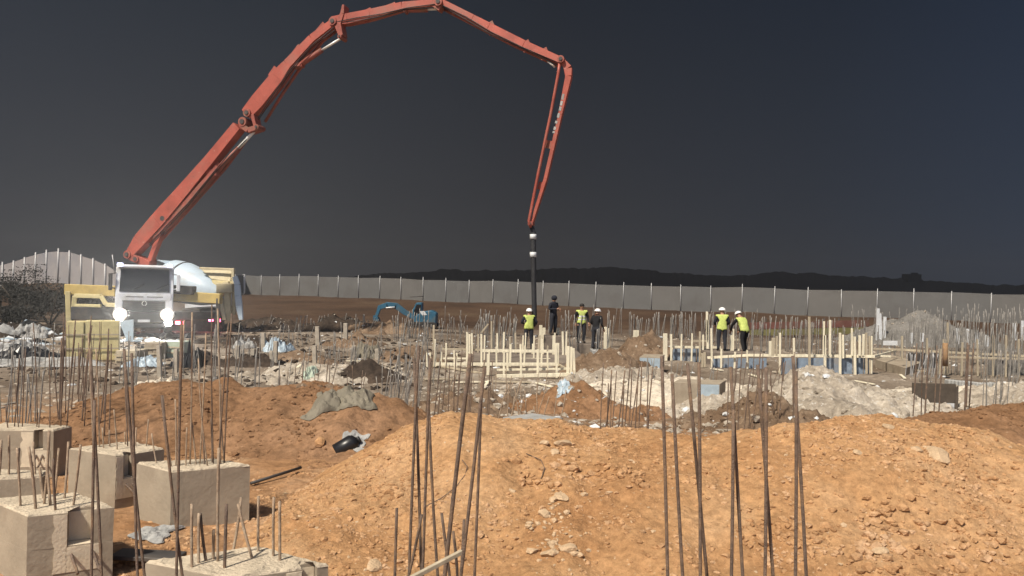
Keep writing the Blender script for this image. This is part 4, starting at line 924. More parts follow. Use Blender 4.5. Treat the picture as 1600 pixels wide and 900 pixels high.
        if brim:
            o_ = len(V)
            for j in range(n_):
                a = 2 * math.pi * j / n_; V.append(hq + rx * math.cos(a) * rx_ * 1.08 + fw_ * math.sin(a) * ry_ * (1.10 + .22 * max(0, math.sin(a))) + upv * (math.sin(low) * rz_ - .008))
            for j in range(n_): Fs.append((k * n_ + j, k * n_ + (j + 1) % n_, o_ + (j + 1) % n_, o_ + j))
        bmc._add(V, Fs, True); oo = bmc.build(name, mt, root); md = oo.modifiers.new('thickness', 'SOLIDIFY'); md.thickness = .008
        return oo
    if head == 'helmet': cap('helmet', M['helmet'], .118, .138, .115, True, -.05)
    elif head == 'hood': cap('hood', M[clothes[1]], .112, .125, .125, False, -.9)
    else: cap('hair', M['hair'], .098, .115, .105, False, -.12)
    return root
STAND = dict(knL=(.11, -.02, .50), knR=(-.11, -.02, .50), anL=(.12, .03, .08), anR=(-.12, .03, .08), elL=(.26, .04, 1.14), elR=(-.26, .04, 1.14), wrL=(.27, -.10, .92), wrR=(-.27, -.10, .92))
pi = math.pi
pour('grey wet concrete pour inside the timber formwork under the hose', 825, 560, 30.6, 4.4, 5.6, .17, 'wetcon')
pour('grey concrete block the hooded worker stands on', 866, 520, 34, .9, .9, .74, 'wetcon')
pour('pale concrete footing under the worker with dark hair', 912, 535, 34, 1.2, .9, .42, 'wetcon')
pour('grey concrete footing under the worker in a white helmet and dark jacket', 938, 540, 33, .8, 1.0, .24)
pour('grey concrete pour the two workers on the long formwork stand on', 1142, 545, 31.2, 2.4, 1.7, .48, 'wetcon')
person('worker in a yellow green vest and white helmet seen from behind, holding the hose', 828, 33, .17, pi + .15, dict(STAND, elL=(.28, -.02, 1.16), wrL=(.16, -.26, 1.10), elR=(-.30, 0, 1.18), wrR=(-.24, -.2, 1.0)), ('jean', 'navy'), 'helmet', 'back', hscale=1.0)
person('worker in a dark hooded jacket standing above the formwork with bent arms', 866, 34, .74, .75, dict(STAND, elL=(.25, .02, 1.18), wrL=(.10, -.26, 1.16), elR=(-.25, .02, 1.18), wrR=(-.08, -.27, 1.2)), ('jean', 'navy'), 'hood', None, hscale=1.0)
person('bareheaded dark haired worker in a yellow vest with reflective bands, facing the camera', 910, 34, .42, .12, STAND, ('jean', 'blackcloth'), 'hair', 'front', hscale=1.0)
person('worker in a white helmet and plain black jacket with his back half turned', 933, 33, .24, 2.5, dict(STAND, elL=(.26, -.04, 1.15), wrL=(.2, -.2, 1.05)), ('jean', 'blackcloth'), 'helmet', None, .12, hscale=1.0)
person('upright worker in a yellow green vest on the long formwork, looking down', 1130, 31, .48, pi - .1, dict(STAND, elL=(.25, -.06, 1.16), wrL=(.2, -.26, 1.05), elR=(-.25, -.06, 1.16), wrR=(-.2, -.26, 1.05)), ('jean', 'navy'), 'helmet', 'back', .10, hscale=1.0)
person('worker in a yellow green vest bending forward over the long formwork', 1166, 31.3, .42, pi + .5, dict(STAND, anL=(.13, .10, .08), anR=(-.13, -.08, .08), knL=(.12, -.02, .5), knR=(-.12, -.12, .5), elL=(.24, -.42, 1.10), wrL=(.2, -.52, .86), elR=(-.24, -.40, 1.08), wrR=(-.2, -.5, .84)), ('blackcloth', 'blackcloth'), 'helmet', 'back', .5, hscale=1.0)

# ------------------------------------------------------------------ fence
def fence():
    path = [P(-60, 440, 73), P(20, 440, 71), P(184, 440, 66), Vector((FA[0], FA[1], 0)), Vector((FB[0], FB[1], 0))]
    path = [Vector((p.x, p.y, 0)) for p in path]; pts = []
    for si, (a, b) in enumerate(zip(path[:-1], path[1:])):
        n_ = max(1, round((b - a).length / (1.45 if si < 2 else 3.05)))
        for i in range(n_): pts.append((a + (b - a) * i / n_, si < 2))
    pts.append((path[-1], False))
    root = empty('site_fence', (path[3].x, path[3].y, top(path[3].x, path[3].y)), 'long grey sheet metal site fence with thin posts along the far edge', 'fence')
    hts = [(2.85 if t else 2.5) for _, t in pts]
    for i in range(len(pts) - 1):
        (a, tall), (b, _) = pts[i], pts[i + 1]; za, zb = float(base(a.x, a.y)), float(base(b.x, b.y)); e = (b - a).normalized(); nrm = Vector((e.y, -e.x, 0))
        ha, hb = hts[i] + random.uniform(-.04, .04), hts[i + 1] + random.uniform(-.04, .04)
        m = MB(); k = 4; V = []; Fs = []
        for j in range(k + 1):
            t = j / k; p = a + (b - a) * t + nrm * (random.uniform(-.02, .02) if 0 < j < k else 0)
            V += [p + Vector((0, 0, za + (zb - za) * t - .1)), p + Vector((0, 0, za + ha + (zb + hb - za - ha) * t))]
        for j in range(k): Fs.append((2 * j, 2 * j + 2, 2 * j + 3, 2 * j + 1))
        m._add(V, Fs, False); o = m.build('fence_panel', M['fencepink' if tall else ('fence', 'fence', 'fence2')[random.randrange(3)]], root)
        md = o.modifiers.new('thickness', 'SOLIDIFY'); md.thickness = .02
    for p, tall in pts:
        z = float(base(p.x, p.y)); h_ = (2.85 if tall else 2.5) + random.uniform(.1, .32)
        d_ = Vector((p.x, p.y, 0)).normalized() * -.1; r_ = .07 if tall else .042
        MB().tube([p + d_ + Vector((0, 0, z - .2)), p + d_ + Vector((random.uniform(-.06, .06), 0, z + h_))], r_, 8).build('fence_post', M['post'], root)
fence()
# barrier of plastic mesh
a, b = P(1172, 510, 50), P(1358, 506, 50); g0, g1 = top(a.x, a.y), top(b.x, b.y)
root = empty('mesh_barrier', (a.x, a.y, g0), 'long faded red and yellow plastic barrier in front of the far bank', 'barrier')
def strip(name, y0, y1, mt):
    p = [P(1172, y0 + 4, 50), P(1358, y0, 50), P(1358, y1, 50), P(1172, y1 + 4, 50)]; MB().prism(p, (0, .03, 0)).build(name, mt, root)
strip('red_band', 500, 510, M['redbar']); strip('yellow_band', 511.5, 521, M['yelbar'])
for i in range(9):
    p = P(1174 + i * 22.8, 497, 50.2); MB().tube([(p.x, p.y, top(p.x, p.y) - .1), p], .03, 6).build('barrier_post', M['dgrey'], root)

# far building on the hill
c = P(1424, 440, 405); MB().box((c.x, c.y, c.z + 1.2), (7.5, 6, 5.5)).box((c.x + 1.5, c.y, c.z + 4.3), (2.4, 3, 1.0)).build('far_building', M['hill'], loc=c)
tag(bpy.data.objects['far_building'], 'tiny dark flat roofed building on the skyline at the right', 'building')

# ------------------------------------------------------------------ shrubs at the left
def shrub(label, px, py, d, w_, h_, seed, n=900):
    g = np.random.RandomState(seed); c = P(px, py, d); z0 = top(c.x, c.y); root = empty('shrub', (c.x, c.y, z0), label, 'shrub', 'dark shrubs at the left edge')
    m = MB()
    for i in range(7):
        a = g.uniform(0, 6.28); t = Vector((c.x + math.cos(a) * w_ * .3, c.y + math.sin(a) * w_ * .3, z0 + h_ * g.uniform(.5, .85))); m.tube([Vector((c.x, c.y, z0 - .1)), (Vector((c.x, c.y, z0)) + t) / 2 + Vector((0, 0, .1)), t], [.05, .035, .012], 6)
    m.build('stem', M['bark'], root)
    V = []; Fs = []; cl = [(g.normal(0, .33, 3) * np.array([w_ * .55, w_ * .5, h_ * .34]) + np.array([0, 0, h_ * .52]), g.uniform(.25, .5)) for _ in range(16)]
    for i in range(n):
        cc, rr2 = cl[g.randint(len(cl))]; p = cc + np.clip(g.normal(0, 1, 3), -1.5, 1.5) * rr2 * np.array([w_ * .25, w_ * .25, h_ * .2])
        p[2] = max(.02, p[2]); s = g.uniform(.035, .085); u = g.normal(0, 1, 3); u /= np.linalg.norm(u); v = np.cross(u, g.normal(0, 1, 3)); v /= np.linalg.norm(v)
        k = len(V); q = p + np.array([c.x, c.y, z0]); V += [q - u * s, q + v * s * .5, q + u * s, q - v * s * .5]; Fs.append((k, k + 1, k + 2, k + 3))
    m = MB(); m._add(V, Fs); m.build('foliage', M['leaf'], root, recalc=False)
shrub('tall dark shrub nearest the left edge in front of the fence', 6, 470, 46, 4.6, 3.9, 1, 5000)
shrub('dark rounded shrub second from the left edge', 42, 470, 44, 4.2, 3.1, 2, 4500)
shrub('low dark shrub left of the yellow outrigger', 78, 480, 42, 3.6, 2.3, 3, 3800)
shrub('dark shrub directly behind the yellow outrigger', 110, 470, 45, 3.8, 2.6, 4, 3800)
shrub('dark shrub between the outrigger and the white cab', 155, 470, 45, 3.6, 2.2, 6, 3000)
shrub('small low shrub in front of the others at the left edge', 18, 495, 38, 3.4, 1.6, 5, 2800)

# ------------------------------------------------------------------ pump truck
PD = 36.0
pc = P(225, 500, PD); pz = top(pc.x, pc.y)
TH = R_(24)
PT = Matrix.Translation((pc.x, pc.y, 0)) @ Matrix.Rotation(TH, 4, 'Z')
pump = empty('concrete_pump_truck', (pc.x, pc.y, pz), 'white cabbed concrete pump truck with a long red boom and lit headlights', 'truck')
def part(name, mt, fn, parent=None, bevel=.02, T=None, cuts=0):
    m = MB(T or PT); fn(m); return m.build(name, mt, parent or pump, bevel=bevel)
zt = 3.46; W = 2.5
cab = part('cab', M['white'], lambda m: (m.prism([(-W / 2, 0.12, .95), (-W / 2, 0, 1.25), (-W / 2, .02, 2.05), (-W / 2, .28, 3.30), (-W / 2, .5, zt), (-W / 2, 2.1, zt), (-W / 2, 2.15, .95)], (W, 0, 0))), bevel=.03)
part('windscreen', M['glass'], lambda m: m.prism([(-1.08, .02, 2.16), (1.08, .02, 2.16), (1.04, .225, 3.24), (-1.04, .225, 3.24)], (0, -.035, .006)), bevel=0)
part('sun_visor', M['white'], lambda m: m.box((0, .12, 3.36), (2.36, .34, .07)), bevel=.01)
part('front_panel', M['white'], lambda m: (m.box((0, -.035, 1.93), (2.26, .06, .34)), m.box((-1.08, -.02, 1.55), (.30, .10, .46)), m.box((1.08, -.02, 1.55), (.30, .10, .46))), bevel=.015)
gr = part('grille', M['dgrey'], lambda m: m.box((0, -.02, 1.50), (1.80, .05, .46)), bevel=.01)
part('grille_slat', M['black'], lambda m: [m.box((0, -.052, 1.34 + k * .10), (1.7, .03, .03)) for k in range(4)], gr, 0)
part('panel_slot', M['dgrey'], lambda m: (m.box((-.42, -.07, 1.93), (.75, .02, .035)), m.box((.45, -.07, 1.93), (.7, .02, .035))), gr, 0)
def emblem(m):
    pts = [(math.cos(a) * .10, -.10, 1.62 + math.sin(a) * .10) for a in [i * math.pi / 8 for i in range(17)]]; m.tube(pts, .016, 6)
part('emblem', M['chrome'], emblem, gr, 0)
bump_ = part('bumper', M['black'], lambda m: (m.box((0, -.10, .98), (2.5, .34, .52)), m.box((0, -.12, .58), (2.2, .22, .22))), bevel=.03)
part('number_plate', M['plastic_white'], lambda m: m.box((0, -.285, .80), (.52, .02, .12)), bump_, 0)
for s in (-1, 1):
    hl = part('headlight', M['black'], lambda m: m.box((s * 1.03, -.18, 1.08), (.50, .24, .40)), bevel=.03)
    part('lens', M['head'], lambda m: m.lathe((s * 1.0, -.305, 1.10), (s * 1.0, -.36, 1.10), [(0, .18), (.6, .17), (1, .11)], 24), hl, 0)
    part('glare_ring', M['head2'], lambda m: m.lathe((s * 1.0, -.295, 1.10), (s * 1.0, -.335, 1.10), [(0, .25), (.6, .245), (1, .18)], 24), hl, 0)  # this ring and the next glow to imitate glare round the lens
    part('glare_rim', M['head3'], lambda m: m.lathe((s * 1.0, -.29, 1.10), (s * 1.0, -.32, 1.10), [(0, .31), (.6, .305), (1, .25)], 24), hl, 0)
    part('lens', M['head'], lambda m: m.lathe((s * 1.06, -.29, .72), (s * 1.06, -.325, .72), [(0, .17), (1, .15)], 14), hl, 0)  # second lower lamp, added to enlarge the headlight glare
    ml = part('marker_lamp', M['black'], lambda m: m.box((s * 1.06, -.02, 3.45), (.26, .12, .09)), bevel=.01)
    part('lens', M['marker'], lambda m: m.box((s * 1.06, -.095, 3.45), (.22, .04, .10)), ml, 0)
    mi = part('mirror', M['white'] if s > 0 else M['dgrey'], lambda m: (m.box((s * 1.46, .06, 2.62), (.16, .20, .80)), m.bar((s * 1.22, .2, 3.05), (s * 1.46, .08, 2.98), .05, .05), m.bar((s * 1.22, .2, 2.3), (s * 1.46, .08, 2.35), .05, .05)), bevel=.02)
    part('wiper', M['black'], lambda m: m.bar((s * .5 - .1, -.04, 2.17), (s * .5 + .45, .03, 2.55), .025, .025), bevel=0)
    wh = part('wheel', M['tyre'], lambda m: m.lathe((s * .85, .95, .5), (s * 1.22, .95, .5), [(0, .40), (.06, .48), (.5, .5), (.94, .48), (1, .40)], 24), bevel=0)
    part('rim', M['rim'], lambda m: m.lathe((s * 1.0, .95, .5), (s * 1.23, .95, .5), [(0, .3), (.9, .3), (1, .12)], 18), wh, 0)
    for yy in (6.2, 7.6):
        wh = part('wheel', M['tyre'], lambda m: m.lathe((s * .62, yy, .5), (s * 1.22, yy, .5), [(0, .40), (.06, .48), (.5, .5), (.94, .48), (1, .40)], 24), bevel=0)
        part('rim', M['rim'], lambda m: m.lathe((s * 1.0, yy, .5), (s * 1.225, yy, .5), [(0, .3), (.9, .3), (1, .12)], 18), wh, 0)
part('aerial', M['post'], lambda m: (m.tube([(-1.3, .3, 3.0), (-1.42, .3, 3.9)], .025, 6)), bevel=0)
part('chassis', M['dgrey'], lambda m: (m.box((0, 5.0, .95), (.9, 8.0, .35)), m.box((0, 4.8, 1.5), (2.3, 5.0, .7)), m.box((0, 8.6, 1.2), (2.2, 1.0, 1.0))), bevel=.02)
part('turret', M['boomd'], lambda m: (m.lathe((0.05, 3.0, 1.6), (.05, 3.0, 3.0), [(0, .75), (.3, .7), (.35, .5), (1, .45)], 20), m.box((-.25, 3.0, 3.3), (.16, .8, 1.0)), m.box((.35, 3.0, 3.3), (.16, .8, 1.0))), bevel=.02)
# yellow outriggers, placed by the photograph then turned with the truck
def pl(px, py, dy=0.0): return PT.inverted() @ P(px, py, PD + dy)
def outr_left(m):
    a, b = pl(104, 452, 1), pl(183, 455, 1); m.bar(a, b, .45, .52)
out_l = part('outrigger', M['yellow'], outr_left, bevel=.03)
def leg_left(m):
    a, b = pl(106, 455, .6), pl(108, 520, .6); b.z = .05; m.bar(a, b, .22, .22, up=(0, 1, 0)); m.box((b.x, b.y, .06), (.6, .6, .1))
part('outrigger_leg', M['yellow2'], leg_left, out_l, bevel=.02)
def hoop(m):
    pts = [(114, 494), (117, 462), (158, 463), (166, 476), (182, 477)]
    pp = [pl(x, y, .3) for x, y in pts]
    for u, v in zip(pp[:-1], pp[1:]): m.bar(u, v, .2, .2, up=(0, 1, 0))
    m.bar(pl(117, 477, .3), pl(158, 478, .3), .16, .14)
part('guard_frame', M['yellow2'], hoop, out_l, bevel=.02)
part('tool_box', M['dgrey'], lambda m: m.box(pl(149, 489, .7), (2.0, .8, .62)), out_l, bevel=.03)
def outr_right(m): m.bar(pl(268, 462, 1.4), pl(346, 467, 1.4), .4, .50)
out_r = part('outrigger', M['yellow'], outr_right, bevel=.03)
part('tool_box', M['dgrey'], lambda m: m.bar(pl(268, 452, 1.2), pl(304, 454, 1.2), .5, .42), out_r, bevel=.03)
def leg_r(m):
    a = pl(341, 466, 1.3); b = Vector((a.x, a.y, .05)); m.bar(a, b, .2, .2, up=(0, 1, 0)); m.box((b.x, b.y, .06), (.6, .6, .1))
part('outrigger_leg', M['dgrey'], leg_r, out_r, bevel=.02)
# boom in world coordinates
def bd(px): return 38.4 + (px - 209) * (33.15 - 38.4) / (832 - 209)
def B(px, py, off=0.0): return P(px, py, bd(px) + off)
ID = Matrix.Identity(4)
bx = (B(832, 350) - B(209, 400)); bx.z = 0; SIDE = Vector((-bx.y, bx.x, 0)).normalized()      # across the boom plane
def beam(m, pts, wid):                        # a box girder through (px, py, thickness px)
    for (x0, y0, t0), (x1, y1, t1) in zip(pts[:-1], pts[1:]):
        a, b = B(x0, y0), B(x1, y1); z = (b - a).normalized(); y = z.cross(SIDE).normalized(); V = []
        for p, t in ((a, t0 * bd(x0) / F), (b, t1 * bd(x1) / F)):
            for i, j in ((-1, -1), (1, -1), (1, 1), (-1, 1)): V.append(p + SIDE * i * wid / 2 + y * j * t * .46)
        m._add(V, [(0, 3, 2, 1), (4, 5, 6, 7), (0, 1, 5, 4), (1, 2, 6, 5), (2, 3, 7, 6), (3, 0, 4, 7)])
def arm(name, pts, wid): return part(name, M['boom'], lambda m: beam(m, pts, wid), T=ID, bevel=.012)
def knuckle(px, py, r, parent, mt='boomd', w2=.62):
    c = B(px, py); j = part('joint', M[mt], lambda m: m.tube([c - SIDE * w2 / 2, c + SIDE * w2 / 2], r * .8 * bd(px) / F, 16, False), parent, 0, ID)
    part('pin', M['dgrey'], lambda m: m.tube([c - SIDE * (w2 / 2 + .04), c + SIDE * (w2 / 2 + .04)], r * .42 * bd(px) / F, 12, False), parent, 0, ID); return j
def cyl(parent, a, m_, b, rb, rr2):
    part('hydraulic_barrel', M['boomd'], lambda m: m.tube([B(*a), B(*m_)], rb, 12), parent, 0, ID)
    part('piston_rod', M['chrome'], lambda m: m.tube([B(*m_), B(*b)], rr2, 10), parent, 0, ID)
def pipe(parent, pts, r=.075, off=-.34, mt='boomd'):
    part('delivery_pipe', M[mt], lambda m: m.tube([B(x, y) - SIDE * off for x, y in pts], r, 10), parent, 0, ID)
def ribs(parent, pts, wid, t):
    for (x, y, dx, dy) in pts:
        part('clamp', M['boomd'], lambda m: m.bar(B(x - dx, y - dy), B(x + dx, y + dy), wid, t, up=SIDE), parent, 0, ID)
a1 = arm('boom_arm', [(207, 397, 15), (222, 377, 24), (250, 345, 27), (285, 305, 24), (330, 252, 19), (374, 198, 17)], .52)
part('lower_rail', M['boomd'], lambda m: beam(m, [(241, 371, 9), (268, 345, 10), (300, 310, 9), (343, 261, 7)], .40), a1, .01, ID)
part('grease_plate', M['dgrey'], lambda m: [m.tube([B(x, y) - SIDE * .262, B(x, y) - SIDE * .272], q, 12, False) for x, y, q in ((259, 342, .13),)], a1, 0, ID)
knuckle(205, 398, 8, a1); knuckle(218, 405, 7, a1); knuckle(384, 192, 9, a1); 
part('base_bracket', M['boom'], lambda m: (beam(m, [(206, 400, 12), (224, 408, 13), (238, 413, 10)], .5), beam(m, [(234, 412, 8), (252, 365, 8)], .3)), a1, .01, ID)
cyl(a1, (254, 362), (243, 386), (235, 412), .12, .075)
cyl(a1, (337, 268), (373, 231), (402, 200), .14, .085)
part('cylinder_lug', M['boom'], lambda m: beam(m, [(318, 268, 8), (341, 270, 11)], .3), a1, .01, ID)
pipe(a1, [(236, 385), (292, 322), (345, 262), (388, 205)]); ribs(a1, [(276, 318, 11, 9), (330, 255, 9, 8), (233, 368, 12, 10)], .60, .07)
a2 = arm('boom_arm', [(388, 180, 22), (405, 160, 27), (436, 122, 25), (452, 102, 17), (490, 62, 14), (527, 34, 12)], .46)
part('link_plate', M['boomd'], lambda m: (beam(m, [(380, 196, 8), (392, 205, 9), (408, 200, 8)], .56), beam(m, [(404, 203, 5), (398, 180, 7)], .50)), a2, .01, ID)
knuckle(391, 178, 8, a2); knuckle(406, 200, 5, a2); knuckle(524, 36, 8, a2)
cyl(a2, (462, 106), (503, 78), (533, 60), .13, .06); part('cylinder_lug', M['boom'], lambda m: beam(m, [(450, 100, 10), (474, 102, 7)], .3), a2, .01, ID)
pipe(a2, [(408, 188), (436, 143), (460, 108), (500, 60), (524, 42)]); ribs(a2, [(436, 120, 12, 10), (470, 84, 9, 8), (506, 48, 7, 7)], .54, .06)
a3 = arm('boom_arm', [(520, 34, 13), (545, 31, 18), (580, 24, 17), (630, 11, 13), (690, 5, 11)], .40)
part('link_plate', M['boomd'], lambda m: beam(m, [(540, 10, 4), (538, 24, 7), (531, 40, 12), (536, 58, 8)], .5), a3, .01, ID)
knuckle(535, 60, 4, a3); knuckle(688, 6, 8, a3)
cyl(a3, (632, 16), (668, 15), (684, 14), .12, .055); part('cylinder_lug', M['boomd'], lambda m: beam(m, [(628, 11, 8), (636, 20, 6)], .3), a3, .01, ID)
pipe(a3, [(524, 28), (560, 16), (620, 2), (690, -2)]); ribs(a3, [(575, 24, 3, 9), (612, 14, 2, 8), (655, 8, 1, 7)], .48, .06)
a4 = arm('boom_arm', [(688, 3, 10), (740, 30, 12), (765, 43, 13), (820, 70, 12), (878, 96, 11)], .34)
part('link_plate', M['boomd'], lambda m: (beam(m, [(676, 6, 10), (690, 16, 8)], .44), beam(m, [(706, 14, 5), (710, 22, 5)], .2)), a4, .01, ID)
knuckle(878, 95, 7, a4)
cyl(a4, (818, 72), (855, 95), (867, 105), .075, .04)
pipe(a4, [(688, 10), (740, 37), (800, 68), (874, 102)], .07, -.28); ribs(a4, [(767, 44, 4, 8), (822, 72, 3, 7), (850, 84, 3, 7)], .42, .06)
a5 = arm('boom_arm', [(880, 96, 8), (888, 108, 14), (889, 120, 11), (876, 180, 7), (853, 280, 6), (831, 350, 5)], .28)
knuckle(830, 350, 5, a5, 'boomd', .4)
pipe(a5, [(876, 98), (874, 115), (862, 180), (843, 270), (828, 346), (831, 356)], .065, .20, 'boom'); ribs(a5, [(858, 226, 7, 1.5), (847, 291, 6, 1.5)], .34, .06)
def hoses(parent, pts, off=.30):
    for k in (0, 1):
        part('hydraulic_hose', M['rubber'], lambda m: m.tube([B(x, y + (3 + 3 * k)) - SIDE * (off - .05 * k) + Vector((0, 0, .05 * math.sin(i * 2.1 + k))) for i, (x, y) in enumerate(pts)], .022, 6), parent, 0, ID)
hoses(a1, [(240, 380), (266, 352), (300, 314), (336, 272), (364, 240), (390, 212)]); hoses(a2, [(408, 184), (430, 150), (456, 110), (490, 72), (526, 44)], .27)
hoses(a3, [(530, 34), (560, 29), (600, 20), (640, 12), (684, 8)], .24); hoses(a4, [(694, 8), (730, 27), (770, 48), (820, 74), (872, 98)], .21)
def letters(m):                                # worn white marks along the last arm, unreadable in the photo
    for (x, y, l_) in ((883, 148, 9), (880.5, 159, 7), (878.5, 168, 6), (876, 178, 7), (872, 190, 4), (870, 199, 5), (868, 206, 3)):
        k = (885 - 851) / (120 - 280); c0 = B(x - 1.5, y) - SIDE * .146; c1 = B(x - 1.5 - l_ * .235, y + l_) - SIDE * .146; m.bar(c0, c1, .012, .10, up=SIDE.cross((c1 - c0).normalized()))
part('worn_lettering', M['plastic_grey'], letters, a5, 0, ID)
hose = part('end_hose', M['rubber'], lambda m: m.tube([B(831, 354), B(833, 364), B(833.5, 400), B(834, 440), B(835, 490), B(834, 508)], [.09, .12, .12, .11, .11, .11], 12), T=ID, bevel=0)
for y in (370, 398): part('hose_band', M['plastic_white'], lambda m: m.tube([B(833, y - 4), B(833, y + 4)], .145, 12), hose, 0, ID)
for s in (-1, 1):
    sp = bpy.data.lights.new('headlight_beam', 'SPOT'); sp.energy = 1500; sp.color = (1, .95, .85); sp.spot_size = R_(64); sp.spot_blend = .6; sp.shadow_soft_size = .2
    so = bpy.data.objects.new('headlight_beam', sp); COL.objects.link(so); p = PT @ Vector((s * 1.0, -.5, 1.1)); so.location = p - pump.location; so.parent = pump
    so.rotation_euler = (PT.to_3x3() @ Vector((0, 1, -.05))).to_track_quat('Z', 'Y').to_euler()

# ------------------------------------------------------------------ mixer truck
MD = 41.0
def X(px, py, dy=0.0): return P(px, py, MD + dy)
mc = X(315, 520); mixer = empty('mixer_truck', (mc.x, mc.y, top(mc.x, mc.y)), 'concrete mixer truck with pale drum, cream hopper and red tail lights behind the pump truck', 'truck')
def mp(name, mt, fn, parent=None, bevel=.02):
    m = MB(); fn(m); return m.build(name, mt, parent or mixer, bevel=bevel)
a, b = X(262, 431, 1.8), X(345, 463, .3)
dr = mp('drum', M['drum'], lambda m: m.lathe(a, b, [(0, .55), (.02, .85), (.10, 1.04), (.28, 1.14), (.45, 1.10), (.72, .86), (.97, .50), (1.0, .35)], 40), bevel=0)
e = (b - a)
mp('drum_ring', M['dgrey'], lambda m: m.lathe(a + e * .285, a + e * .31, [(0, 1.15), (.5, 1.165), (1, 1.145)], 40), dr, 0)
mp('drum_blade', M['drum'], lambda m: m.prism([X(244, 406, 1.2), X(272, 408, 1.2), X(268, 416, 1.2)], (0, .25, 0)), dr, .01)
mp('cab', M['white'], lambda m: (m.box((mc.x - 1.6, mc.y + 5.2, 1.9), (2.4, 1.9, 2.4))), bevel=.06)
mp('chassis', M['dgrey'], lambda m: (m.bar(X(272, 492, 1), X(350, 492, 1), 2.2, .42), m.bar(X(270, 513, .4), X(349, 514, .4), .3, .95), m.box((mc.x - .8, mc.y + 3.2, 1.0), (1.0, 5.5, .4))), bevel=.03)
mp('rear_frame', M['cream'], lambda m: (m.bar(X(312, 419, .2), X(364, 421, .2), .12, .12), m.bar(X(364, 419, .2), X(366, 492, .2), .16, .16), m.bar(X(354, 440, 0), X(358, 502, 0), .3, .3), m.bar(X(340, 450, -.1), X(364, 450, -.1), .4, .5), m.bar(X(345, 466, -.2), X(352, 500, -.2), .2, .34)), bevel=.02)
hop = mp('hopper', M['cream'], lambda m: (m.prism([X(313, 420, .5), X(363, 421, .5), X(360, 440, .3), X(330, 436, .3)], (0, .5, .0))), bevel=.02)
mp('hopper_back', M['yellow2'], lambda m: m.prism([X(330, 437, .25), X(362, 440, .25), X(358, 462, .1), X(338, 458, .1)], (0, .3, 0)), hop, .02)
def chute(m):
    pts = [(367, 432, .26), (371, 445, .30), (372, 462, .34), (374, 480, .34), (377, 500, .2)]
    for (x0, y0, w0), (x1, y1, w1) in zip(pts[:-1], pts[1:]):
        m.bar(X(x0, y0, -.4), X(x1, y1, -.4), w0, .16, w1, .16, up=(0, 1, 0))
mp('chute', M['drum'], chute, bevel=.02)
mp('ladder', M['post'], lambda m: (m.tube([X(382.5, 428, -.3), X(382, 458, -.3), X(379, 460, -.3)], .04, 6)), bevel=0)
for (px, py, w_) in ((281, 504.5, .46), (329.5, 499.5, .24), (340.5, 500.5, .24)):
    h_ = mp('tail_light', M['black'], lambda m: m.box(X(px, py, .15), (w_ + .1, .12, .26)), bevel=.01)
    mp('lens', M['tail'], lambda m: m.box(X(px, py, .05), (w_, .06, .16)), h_, .01)
mp('mud_flap', M['black'], lambda m: (m.box(X(292, 522, .1), (.7, .04, .7)), m.box(X(338, 522, .1), (.7, .04, .7))), bevel=.01)
for s in (290, 338):
    for dy in (.8, 2.2):
        c = X(s, 500, dy); wh = mp('wheel', M['tyre'], lambda m: m.lathe((c.x - .3, c.y, .5), (c.x + .3, c.y, .5), [(0, .40), (.06, .48), (.5, .5), (.94, .48), (1, .40)], 24), bevel=0)
        mp('rim', M['rim'], lambda m: m.lathe((c.x - .32, c.y, .5), (c.x + .32, c.y, .5), [(0, .1), (.05, .28), (.95, .28), (1, .1)], 16), wh, 0)
mp('fender', M['yellow2'], lambda m: m.prism([X(300, 456, -.2), X(345, 461, -.2), X(342, 464, -.2), X(301, 461, -.2)], (0, .6, 0)), bevel=.01)

# ------------------------------------------------------------------ pallets and packs by the truck
def crate(name, label, px0, px1, yt, yb, d, dep, mtl, cat, rotz=0.0, lines=3):
    a, b = P(px0, yb, d), P(px1, yb, d); t = P(px0, yt, d); g = top((a.x + b.x) / 2, d); c = Vector(((a.x + b.x) / 2, d + dep / 2, g)); w_, h_ = b.x - a.x, t.z - g
    root = empty(name, c, label, cat); T = Matrix.Translation(c) @ Matrix.Rotation(rotz, 4, 'Z')
    n_ = max(2, lines)
    for i in range(n_):
        MB(T).box((-w_ / 2 + w_ * (i + .5) / n_, random.uniform(-.03, .03), h_ / 2 + .02 + random.uniform(-.015, .015)), (w_ / n_ * .985, dep, h_)).build('panel_stack', M[mtl], root, bevel=.015)
    MB(T).box((0, -dep / 2 - .04, h_ * .33), (w_ * 1.01, .012, .05)).box((0, -dep / 2 - .04, h_ * .68), (w_ * 1.01, .012, .05)).build('strap', M['timber2'], root)
    MB(T).box((0, 0, .03), (w_ * 1.02, dep * .9, .1)).build('bearer', M['timber2'], root)
    return root
crate('formwork_pack', 'tall yellow pack of formwork panels standing left of the pump truck', 100, 173, 502, 578, 25.5, .7, 'ply', 'pack', R_(24), 3)
crate('timber_pallet', 'low tan stack of boards below the pump truck', 179, 214, 548, 574, 25.5, .8, 'timber2', 'pallet', 0, 2)
crate('timber_pallet', 'tan crate leaning stack right below the right headlight', 224, 250, 536, 562, 27, .8, 'concrete', 'pallet', .1, 2)
crate('formwork_pack', 'pale green panel pack right below the headlight', 248, 290, 534, 566, 27.5, .6, 'plastic_green', 'pack', -.15, 2)
sheet('plastic_sheet', 'pale blue sheet crumpled between the pallets', [(214, 574), (240, 575), (230, 568)], 28, 'plastic_blue', .3, 21, 'sheet', 20, depth=.5)
sheet('plastic_sheet', 'black sheet draped right of the pale green panel pack', [(278, 575), (318, 573), (300, 565)], 28, 'plastic_black', .55, 22, 'sheet', 24, depth=.6)
m = MB(); p = [P(186, 502, 33.5), P(208, 499, 33.5), P(208, 546, 33.5), P(204, 548, 33.5)]; m.prism(p, (0, .06, 0))
